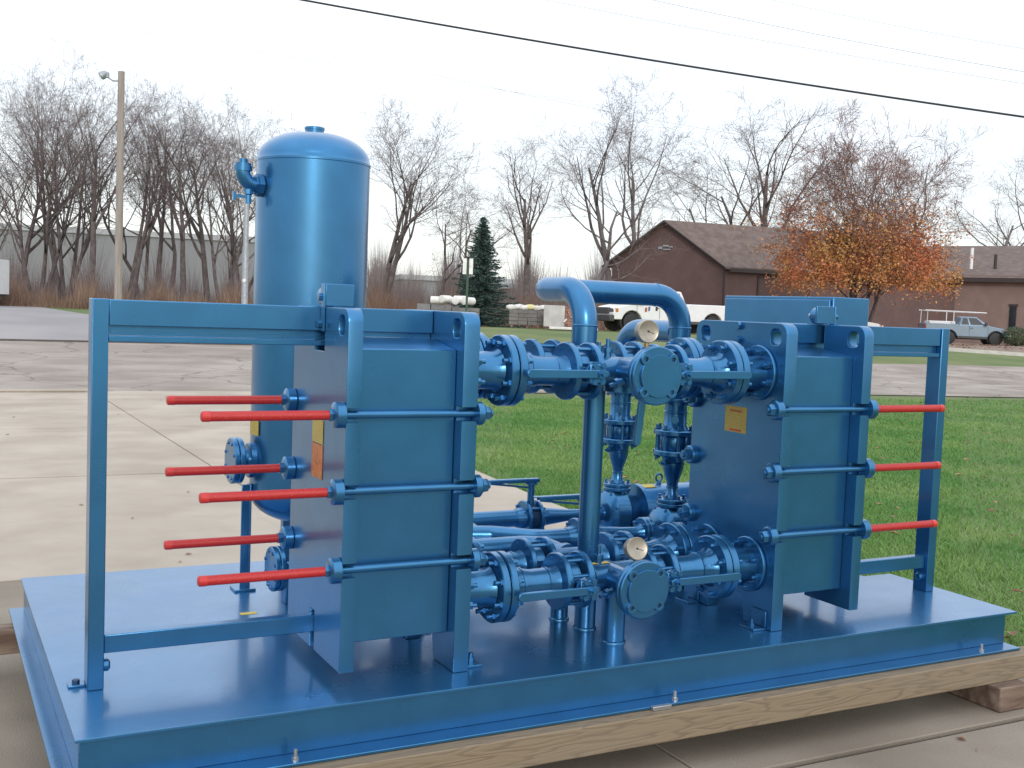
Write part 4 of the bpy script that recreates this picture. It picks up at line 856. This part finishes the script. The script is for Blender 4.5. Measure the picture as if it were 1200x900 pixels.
# ------------------------------------------------------------------ pickups
def pickup(lab, pos, head, paint, L=5.6, wb=3.75, fo=.95, bed=2.1, hood=1.35, scale=1., rack=False, logo=False):
    # local frame: x back from front bumper, y across, z up
    T = thing('pickup_truck', lab, 'pickup truck', pos, 'parked pickup trucks'); ex = -Vector((head[0], head[1], 0)).normalized(); ey = Vector((-ex.y, ex.x, 0)); p0 = Vector(pos)
    def G(x, y, z): return p0+(ex*x+ey*y+Vector((0, 0, z)))*scale
    def PR(b, poly, y0, y1):
        n = len(poly); v = [G(x, y0, z) for x, z in poly]+[G(x, y1, z) for x, z in poly]; f = [tuple(range(n)), tuple(n+k for k in reversed(range(n)))]+[(k, n+k, n+(k+1) % n, (k+1) % n) for k in range(n)]
        return b.add(v, f)
    hw = .96; zs_, zt, zbed = .48, 1.06, 1.22; rw = .385; cx1 = fo; cx2 = fo+wb; c0 = hood; c1 = L-bed
    def arch(cx, r): return [(cx+r*math.cos(a), max(zs_, .40+r*math.sin(a))) for a in [pi-pi*k/10 for k in range(11)]]
    poly = [(0.06, zs_)]+arch(cx1, .47)+arch(cx2, .47)+[(L-.02, zs_+.05), (L, zbed), (c1+.03, zbed), (c1+.03, zt+.10), (c0+.1, zt+.10), (c0-.15, zt+.06), (.35, zt-.04), (.10, zt-.16), (.04, .72)]
    b = B(); PR(b, poly, -hw, hw); body = obj('body', b, paint, T, bevel=.05*scale, smooth=50)
    zc = 1.74 if not rack else 1.68; yi = .76; zb2 = zt+.09
    A_ = [(c0+.05, zb2), (c0+.78, zc), (c1-.22, zc), (c1-.02, zb2)]
    b = B(); v = []
    for (x, z) in A_:
        for s in (-1, 1): v.append(G(x, s*(hw-.04 if z < 1.4 else yi), z))
    b.add(v, [(0, 1, 3, 2), (2, 3, 5, 4), (4, 5, 7, 6), (0, 2, 4, 6), (1, 7, 5, 3)]); obj('cab', b, paint, T, bevel=.06*scale, smooth=50)
    def quad(nm, pts, m, off):
        b = B(); pts = [Vector(q) for q in pts]; n = (pts[1]-pts[0]).cross(pts[2]-pts[0]).normalized(); cen = sum(pts, Vector())/len(pts)
        if n.dot(cen-G((c0+c1)/2, 0, 1.0)) < 0: n = -n
        v = [q+n*off for q in pts]+[q-n*.02 for q in pts]; k = len(pts); b.add(v, [tuple(range(k)), tuple(reversed(range(k, 2*k)))]+[(i, (i+1) % k, k+(i+1) % k, k+i) for i in range(k)]); return obj(nm, b, m, T, smooth=0)
    def lerp(a, c, t): return a+(c-a)*t
    def SP(u, t, s):      # side glass plane: u along, t up
        xa = lerp(A_[0][0], A_[1][0], t); xb = lerp(A_[3][0], A_[2][0], t); return G(lerp(xa, xb, u), s*lerp(hw-.04, yi, t), lerp(zb2, zc, t))
    for s in (-1, 1):
        quad('side_window', [SP(.13, .10, s), SP(.60, .10, s), SP(.60, .86, s), SP(.13, .86, s)], GLASS, .012)
        quad('side_window', [SP(.66, .10, s), SP(.93, .10, s), SP(.92, .86, s), SP(.66, .86, s)], GLASS, .012)
        quad('door_gap', [G(c0+.12, s*(hw+.004), .55), G(c0+.135, s*(hw+.004), .55), G(c0+.135, s*(hw+.004), zt+.08), G(c0+.12, s*(hw+.004), zt+.08)], PLAST, .004)
        quad('door_gap', [G(c0+1.2, s*(hw+.004), .55), G(c0+1.215, s*(hw+.004), .55), G(c0+1.215, s*(hw+.004), zt+.08), G(c0+1.2, s*(hw+.004), zt+.08)], PLAST, .004)
        b = B(); b.obox(G(c0+1.08, s*(hw+.012), zt-.06), ex*.08*scale, ey*.012*scale, Vector((0, 0, .018))); obj('door_handle', b, PLAST, T)
        b = B(); b.obox(G(c0+.28, s*(hw+.12), zt+.20), ex*.06*scale, ey*.11*scale, Vector((0, 0, .11*scale))); obj('mirror', b, PLAST, T, bevel=.02)
        b = B(); b.obox(G(.11, s*(hw-.20), .86), ex*.06*scale, ey*.17*scale, Vector((0, 0, .085*scale))); obj('headlight', b, CHROME, T, bevel=.02)
        b = B(); b.obox(G(.20, s*(hw-.015), .86), ex*.07*scale, ey*.02*scale, Vector((0, 0, .08*scale))); obj('indicator', b, AMBER, T, bevel=.01)
        b = B(); b.obox(G(L-.03, s*(hw-.05), .95), ex*.04*scale, ey*.05*scale, Vector((0, 0, .2*scale))); obj('tail_light', b, TAIL, T)
        b = B(); b.obox(G((cx1+cx2)/2, s*(hw-.04), zs_-.05), ex*(wb/2-.5)*scale, ey*.03*scale, Vector((0, 0, .05))); obj('sill', b, PLAST, T)
        for cx in (cx1, cx2):
            wl = bpy.data.objects.new('wheel', None); COL.objects.link(wl); wl.parent = T; ORG[wl] = p0
            o = G(cx, s*(hw-.27), rw); ax = ey*s
            obj('tyre', B().lathe([(0, rw*.8), (.02, rw*.96), (.06, rw), (.19, rw), (.235, rw*.94), (.25, rw*.72)], o, ax, 28), BLACK, wl)
            obj('rim', B().lathe([(.235, rw*.66), (.245, rw*.60), (.20, rw*.52), (.215, rw*.2), (.235, rw*.16), (.24, .02)], o, ax, 24), CHROME if rack else GALV, wl)
            obj('wheel_well', B().lathe([(-.15, .455), (.06, .455)], G(cx, s*(hw-.27), .42), ax, 22), PLAST, T)
    quad('windscreen', [SP(.015, .06, -1)+ey*.09, SP(.015, .06, 1)-ey*.09, SP(.015, .92, 1)-ey*.07, SP(.015, .92, -1)+ey*.07], GLASS, .03)
    b = B(); b.obox(G(.04, 0, .84), ex*.05*scale, ey*.58*scale, Vector((0, 0, .13*scale))); obj('grille', b, PLAST, T, bevel=.02)
    b = B(); b.obox(G(-.02, 0, .53), ex*.12*scale, ey*.97*scale, Vector((0, 0, .14*scale))); obj('bumper', b, PLAST if not rack else CHROME, T, bevel=.04)
    b = B(); b.obox(G(L+.04, 0, .52), ex*.1*scale, ey*.92*scale, Vector((0, 0, .1*scale))); obj('bumper', b, CHROME, T, bevel=.03)
    b = B(); b.obox(G(L/2, 0, .40), ex*(L/2-.7)*scale, ey*.5*scale, Vector((0, 0, .09*scale))); obj('chassis', b, BLACK, T)
    if logo:
        for s in (-1, 1):
            for dx_, dz_, m_, a_ in ((-.10, 0, REDINK, .3), (.05, .05, mat('blue_decal', (.08, .12, .3), .4), .4), (.40, .06, BLACK, 0)):
                b = B(); b.obox(G(c0+.65+dx_, s*(hw+.006), .92+dz_), (ex*math.cos(a_)+Vector((0, 0, math.sin(a_))))*.05, ey*.004, Vector((0, 0, .09))); obj('door_emblem', b, m_, T)
    if rack:
        b = B(); tb = .022
        for s in (-1, 1):
            for x in (c0+.9, c1+.25, L-.1):
                pass
            b.tube([G(L-.12, s*(hw-.06), zbed-.05), G(L-.12, s*(hw-.06), 1.98)], tb, 6); b.tube([G(c1+.30, s*(hw-.06), zbed-.05), G(c1+.30, s*(hw-.06), 1.98)], tb*1.4, 6)
            b.tube([G(L+.02, s*(hw-.06), 2.0), G(c0+.25, s*(hw-.06), 1.94)], tb*1.5, 6)
        for x, z in ((L-.12, 2.0), (c1+.3, 1.99), (c0+.9, 1.97), (c0+.3, 1.95)): b.tube([G(x, -hw+.06, z), G(x, hw-.06, z)], tb, 6)
        obj('ladder_rack', b, WHITE, T)
        b = B()
        b.obox(G(c1+.9, 0, zbed+.05), ex*.75, ey*.7, Vector((0, 0, .10))); obj('load', b, WHITE, T, bevel=.04)
    return T
rxy = Vector((rt.x, rt.y, 0)).normalized(); fxy = Vector((fw.x, fw.y, 0)).normalized()
def gpos(px, w): p = at(px, 380, w); return (p.x, p.y, gz(p.x, p.y))
hd = (-rxy*math.cos(math.radians(22))-fxy*math.sin(math.radians(22)))
p = Vector(gpos(705, 47)); pickup('white pickup truck parked facing left behind the overhead pipe', (p.x, p.y, p.z), hd, WHITE, L=6.1, wb=3.9, fo=.92, hood=1.0, bed=2.55, logo=True, scale=1.0)
hd = (rxy*math.cos(math.radians(8))-fxy*math.sin(math.radians(8)))
p = Vector(gpos(1178, 67)); pickup('pale blue pickup truck with white ladder rack at the right edge', (p.x, p.y, p.z), hd, TRUCKB, L=4.9, wb=2.72, fo=.76, bed=1.95, hood=1.1, scale=.98, rack=True)
p = Vector(gpos(1030, 62)); pickup('white pickup mostly hidden behind the right exchanger', (p.x, p.y, p.z), rxy, WHITE, L=5.0, wb=3.0, fo=.9, bed=1.9, hood=1.25)
# ------------------------------------------------------------------ yard goods on the grass
def goods(px, w): return Vector(gpos(px, w))
def sack(nm, c, sx, sy, sz, m, lab, grp):
    b = B(); b.lathe([(-sz, sx*.5), (-sz*.7, sx*.92), (0, sx), (sz*.6, sx*.9), (sz*.95, sx*.45), (sz, .02)], c, (0, 0, 1), 14); rr = random.Random(int(c[0]*100)); b.v = [(v[0]+rr.gauss(0, .02), c[1]+(v[1]-c[1])*sy/sx+rr.gauss(0, .02), v[2]+rr.gauss(0, .015)) for v in b.v]
    return single(nm, b, m, lab, 'sack', grp, smooth=60)
rr = random.Random(2)
def blockstack(px, w, wid, hei, dep, m, nm, lab, cat, nx, nz_):
    p = goods(px, w); T = thing(nm, lab, cat, (p.x, p.y, p.z)); 
    pb = B()
    for k in range(3): pb.obox(p+rxy*((k-1)*wid*.42)+Vector((0, 0, .06)), rxy*.05, fxy*dep/2, Vector((0, 0, .055)))
    obj('pallet', pb, WOODOLD, T)
    for i in range(nx):
        for j in range(nz_):
            b = B(); b.obox(p+rxy*(((i+.5)/nx-.5)*wid+rr.gauss(0, .008))+fxy*rr.gauss(0, .02)+Vector((0, 0, .12+(j+.5)*hei/nz_)), rxy*(wid/nx/2-.008), fxy*dep/2, Vector((0, 0, hei/nz_/2-.006))); obj('block', b, m, T, smooth=0)
    return p
p = blockstack(668, 45.5, 1.75, .82, 1.0, REDBR, 'brick_pallet', 'pallet of reddish bricks left of the white pickup', 'brick pallet', 7, 8)
single('plastic_sheet', B().obox(goods(649, 44.9)+Vector((0, 0, .52)), rxy*.42, fxy*.03, Vector((0, 0, .43))), WRAP, 'clear grey plastic wrap on the left half of the brick pallet', 'plastic sheet', bevel=.02)
single('torn_wrap', B().obox(goods(672, 44.8)+Vector((0, 0, .62)), (rxy*.07+Vector((0, 0, .13))), fxy*.02, rxy*.06).obox(goods(662, 44.8)+Vector((0, 0, .36)), (rxy*.05+Vector((0, 0, .07))), fxy*.02, rxy*.04), SACK, 'torn white wrapper hanging on the brick pallet', 'wrapper', bevel=.01)
single('white_board', B().obox(goods(672, 44.2)+Vector((0, 0, .06)), rxy*.95, fxy*.35, Vector((0, 0, .05))), SACK, 'white boards lying before the brick pallet', 'board', bevel=.02)
p = blockstack(618, 46.5, 1.55, .62, 1.0, GREYB, 'block_pallet', 'pallet of dark grey blocks topped with sacks right of the spruce', 'block pallet', 4, 4)
for k in range(6): sack('sack', (p.x+rxy.x*(k-2.5)*.26, p.y+rxy.y*(k-2.5)*.26, p.z+.82+.03*(k % 2)), .26, .22, .10, SACKY if k == 3 else SACK, ['leftmost white sack on the dark grey block pallet', 'second white sack from the left on the block pallet', 'white sack just left of the yellow one on the block pallet', 'pale yellow sack on the dark grey block pallet', 'white sack just right of the yellow one on the block pallet', 'rightmost white sack on the dark grey block pallet'][k], 'sacks on the block pallet')
p = blockstack(540, 46, 1.5, .62, 1.0, GREYB, 'block_pallet', 'pallet of grey blocks below the spruce and sign', 'block pallet', 4, 4)
for k in range(5):
    c = goods(512+k*9, 46.5); single('rubble_roll', B().lathe([(-.30, .10), (-.28, .16), (.28, .16), (.30, .10)], c+Vector((0, 0, 1.02+.05*(k % 2))), rxy*math.cos(k)+fxy*math.sin(k), 14), SACK, 'white rolled bale on the goods left of the street sign, number %s from the left' % ['first', 'second', 'third', 'fourth', 'fifth'][k], 'bale', 'white bales')
p = blockstack(513, 47, 1.7, .75, 1.0, mat('grey_tarp', (.20, .20, .21), .7), 'goods_pallet', 'pallet of grey goods under white bales, half hidden by left exchanger', 'goods pallet', 3, 3)
# street sign, lamp pole, grey post, cables, bush, trailer
p = goods(546, 40); sg = thing('street_sign', 'two narrow white sign plates on a green post before the spruce', 'sign', (p.x, p.y, p.z))
obj('post', B().box(p.x-.03, p.x+.03, p.y-.03, p.y+.03, p.z-.1, p.z+2.45), SIGNG, sg)
for k, s in enumerate((-1, 1)):
    e = (rxy*math.cos(s*.5)+fxy*math.sin(s*.5)*s); obj('sign_plate', B().obox(p+rxy*(s*.115)-fxy*.05+Vector((0, 0, 2.20)), rxy*.066, fxy*.004, Vector((0, 0, .28))), SIGNW, sg)
p = goods(138, 54); H = (342-88)*54/FPX+1.61
pl = thing('lamp_pole', 'tall wooden pole with floodlight on a short arm', 'lamp pole', (p.x, p.y, p.z))
obj('pole', B().cyl((p.x, p.y, p.z-.2), (p.x, p.y, H), .19, .15, 14), POLEW, pl)
tp = Vector((p.x, p.y, H-.45)); ob = tp-rxy*.68+Vector((0, 0, .18)); obj('arm', B().tube([tp, tp-rxy*.4, ob], .04, 8), GALV, pl)
obj('lamp_head', B().lathe([(0, .07), (.08, .14), (.26, .20), (.36, .20), (.38, .15)], ob+Vector((0, 0, .22)), (-rxy*.7-fxy*.2+Vector((0, 0, -.6))), 14), GALV, pl); obj('lens', B().lathe([(.385, .15), (.40, .13)], ob+Vector((0, 0, .22)), (-rxy*.7-fxy*.2+Vector((0, 0, -.6))), 14), SIGNW, pl)
obj('ballast', B().obox(ob+Vector((0, 0, .08)), rxy*.09, fxy*.09, Vector((0, 0, .13))), GALV, pl, bevel=.02)
p = goods(286, 30); gp = thing('steel_post', 'slim grey steel post standing left of the blue tank', 'post', (p.x, p.y, p.z))
obj('post', B().cyl((p.x, p.y, p.z-.1), (p.x, p.y, p.z+2.3), .085, n=12), GALV, gp); obj('upper_tube', B().cyl((p.x, p.y, p.z+2.3), (p.x, p.y, 4.45), .07, n=12), GALV, gp); obj('reflector', B().lathe([(0, .05), (.01, .05)], Vector((p.x, p.y, 2.05))-fxy*.085, -fxy, 12), SIGNW, gp)
def cable(pa, wa, pb, wb_, r, m, sag, lab):
    a, c = at(*pa, wa), at(*pb, wb_); d_ = c-a; a, c = a-d_*.75, c+d_*.75; n = 40
    pts = [a.lerp(c, k/n)+Vector((0, 0, -sag*4*(k/n)*(1-k/n))) for k in range(n+1)]; pts = [q+Vector((0, 0, sag*.84)) for q in pts]
    single('overhead_cable', B().tube(pts, r, 6), m, lab, 'cable', 'overhead cables')
cable((355, 0), 26, (1200, 137), 24, .023, CABLE, .5, 'thick black overhead cable crossing the sky')
cable((640, 0), 30, (1200, 98), 28, .0055, THINC, .4, 'thin overhead wire, first above the thick cable')
cable((765, 0), 30, (1200, 84), 28, .007, THINC, .4, 'thin twisted overhead wire, second above the thick cable')
cable((905, 0), 30, (1200, 57), 28, .005, THINC, .3, 'thin overhead wire nearest the top right corner')
cable((0, 7), 34, (390, 75), 34, .005, THINC, .2, 'faint overhead wire above the left trees')
cable((640, 116), 60, (820, 150), 60, .010, THINC, .2, 'faint wire before the big bare tree')
q = Vector(gpos(1192, 66)); rg = random.Random(9); hb = B()
for k in range(2600):
    u = Vector((rg.gauss(0, 1), rg.gauss(0, 1), rg.gauss(0, 1))).normalized(); rad_ = rg.uniform(.75, 1.05); c = Vector((q.x, q.y, q.z+.55))+Vector((u.x*.95, u.y*.8, u.z*.62))*rad_
    if c.z < q.z: continue
    v = u.orthogonal().normalized(); v.rotate(Quaternion(u, rg.uniform(0, 6.3))); w_ = u.cross(v); s = rg.uniform(.03, .06); hb.add([c+v*s+u*.02, c+w_*s*.6, c-v*s, c-w_*s*.6], [(0, 1, 2, 3)])
hd_ = thing('bush', 'round dark green bush right of the pale blue pickup', 'bush', (q.x, q.y, q.z)); o = obj('foliage', hb, HEDGE, hd_, smooth=0, recalc=False); o['kind'] = 'stuff'
obj('stem', B().cyl((q.x, q.y, q.z-.05), (q.x, q.y, q.z+.6), .05, n=8), BARK, hd_)
p = goods(-40, 66); tr = thing('box_trailer', 'white box trailer cut by the left picture edge', 'trailer', (p.x, p.y, p.z))
obj('box', B().obox(p+Vector((0, 0, 1.75)), rxy*1.38, fxy*2.6, Vector((0, 0, 1.05))), WHITE, tr, bevel=.03); obj('underframe', B().obox(p+Vector((0, 0, .62)), rxy*1.2, fxy*2.5, Vector((0, 0, .07))), PLAST, tr)
for s in (-1, 1):
    for k in (-.7, .3): obj('wheel', B().lathe([(0, .25), (.02, .36), (.2, .36), (.22, .25)], p+rxy*(s*1.05)+fxy*k+Vector((0, 0, .36)), rxy*s, 20), BLACK, tr)
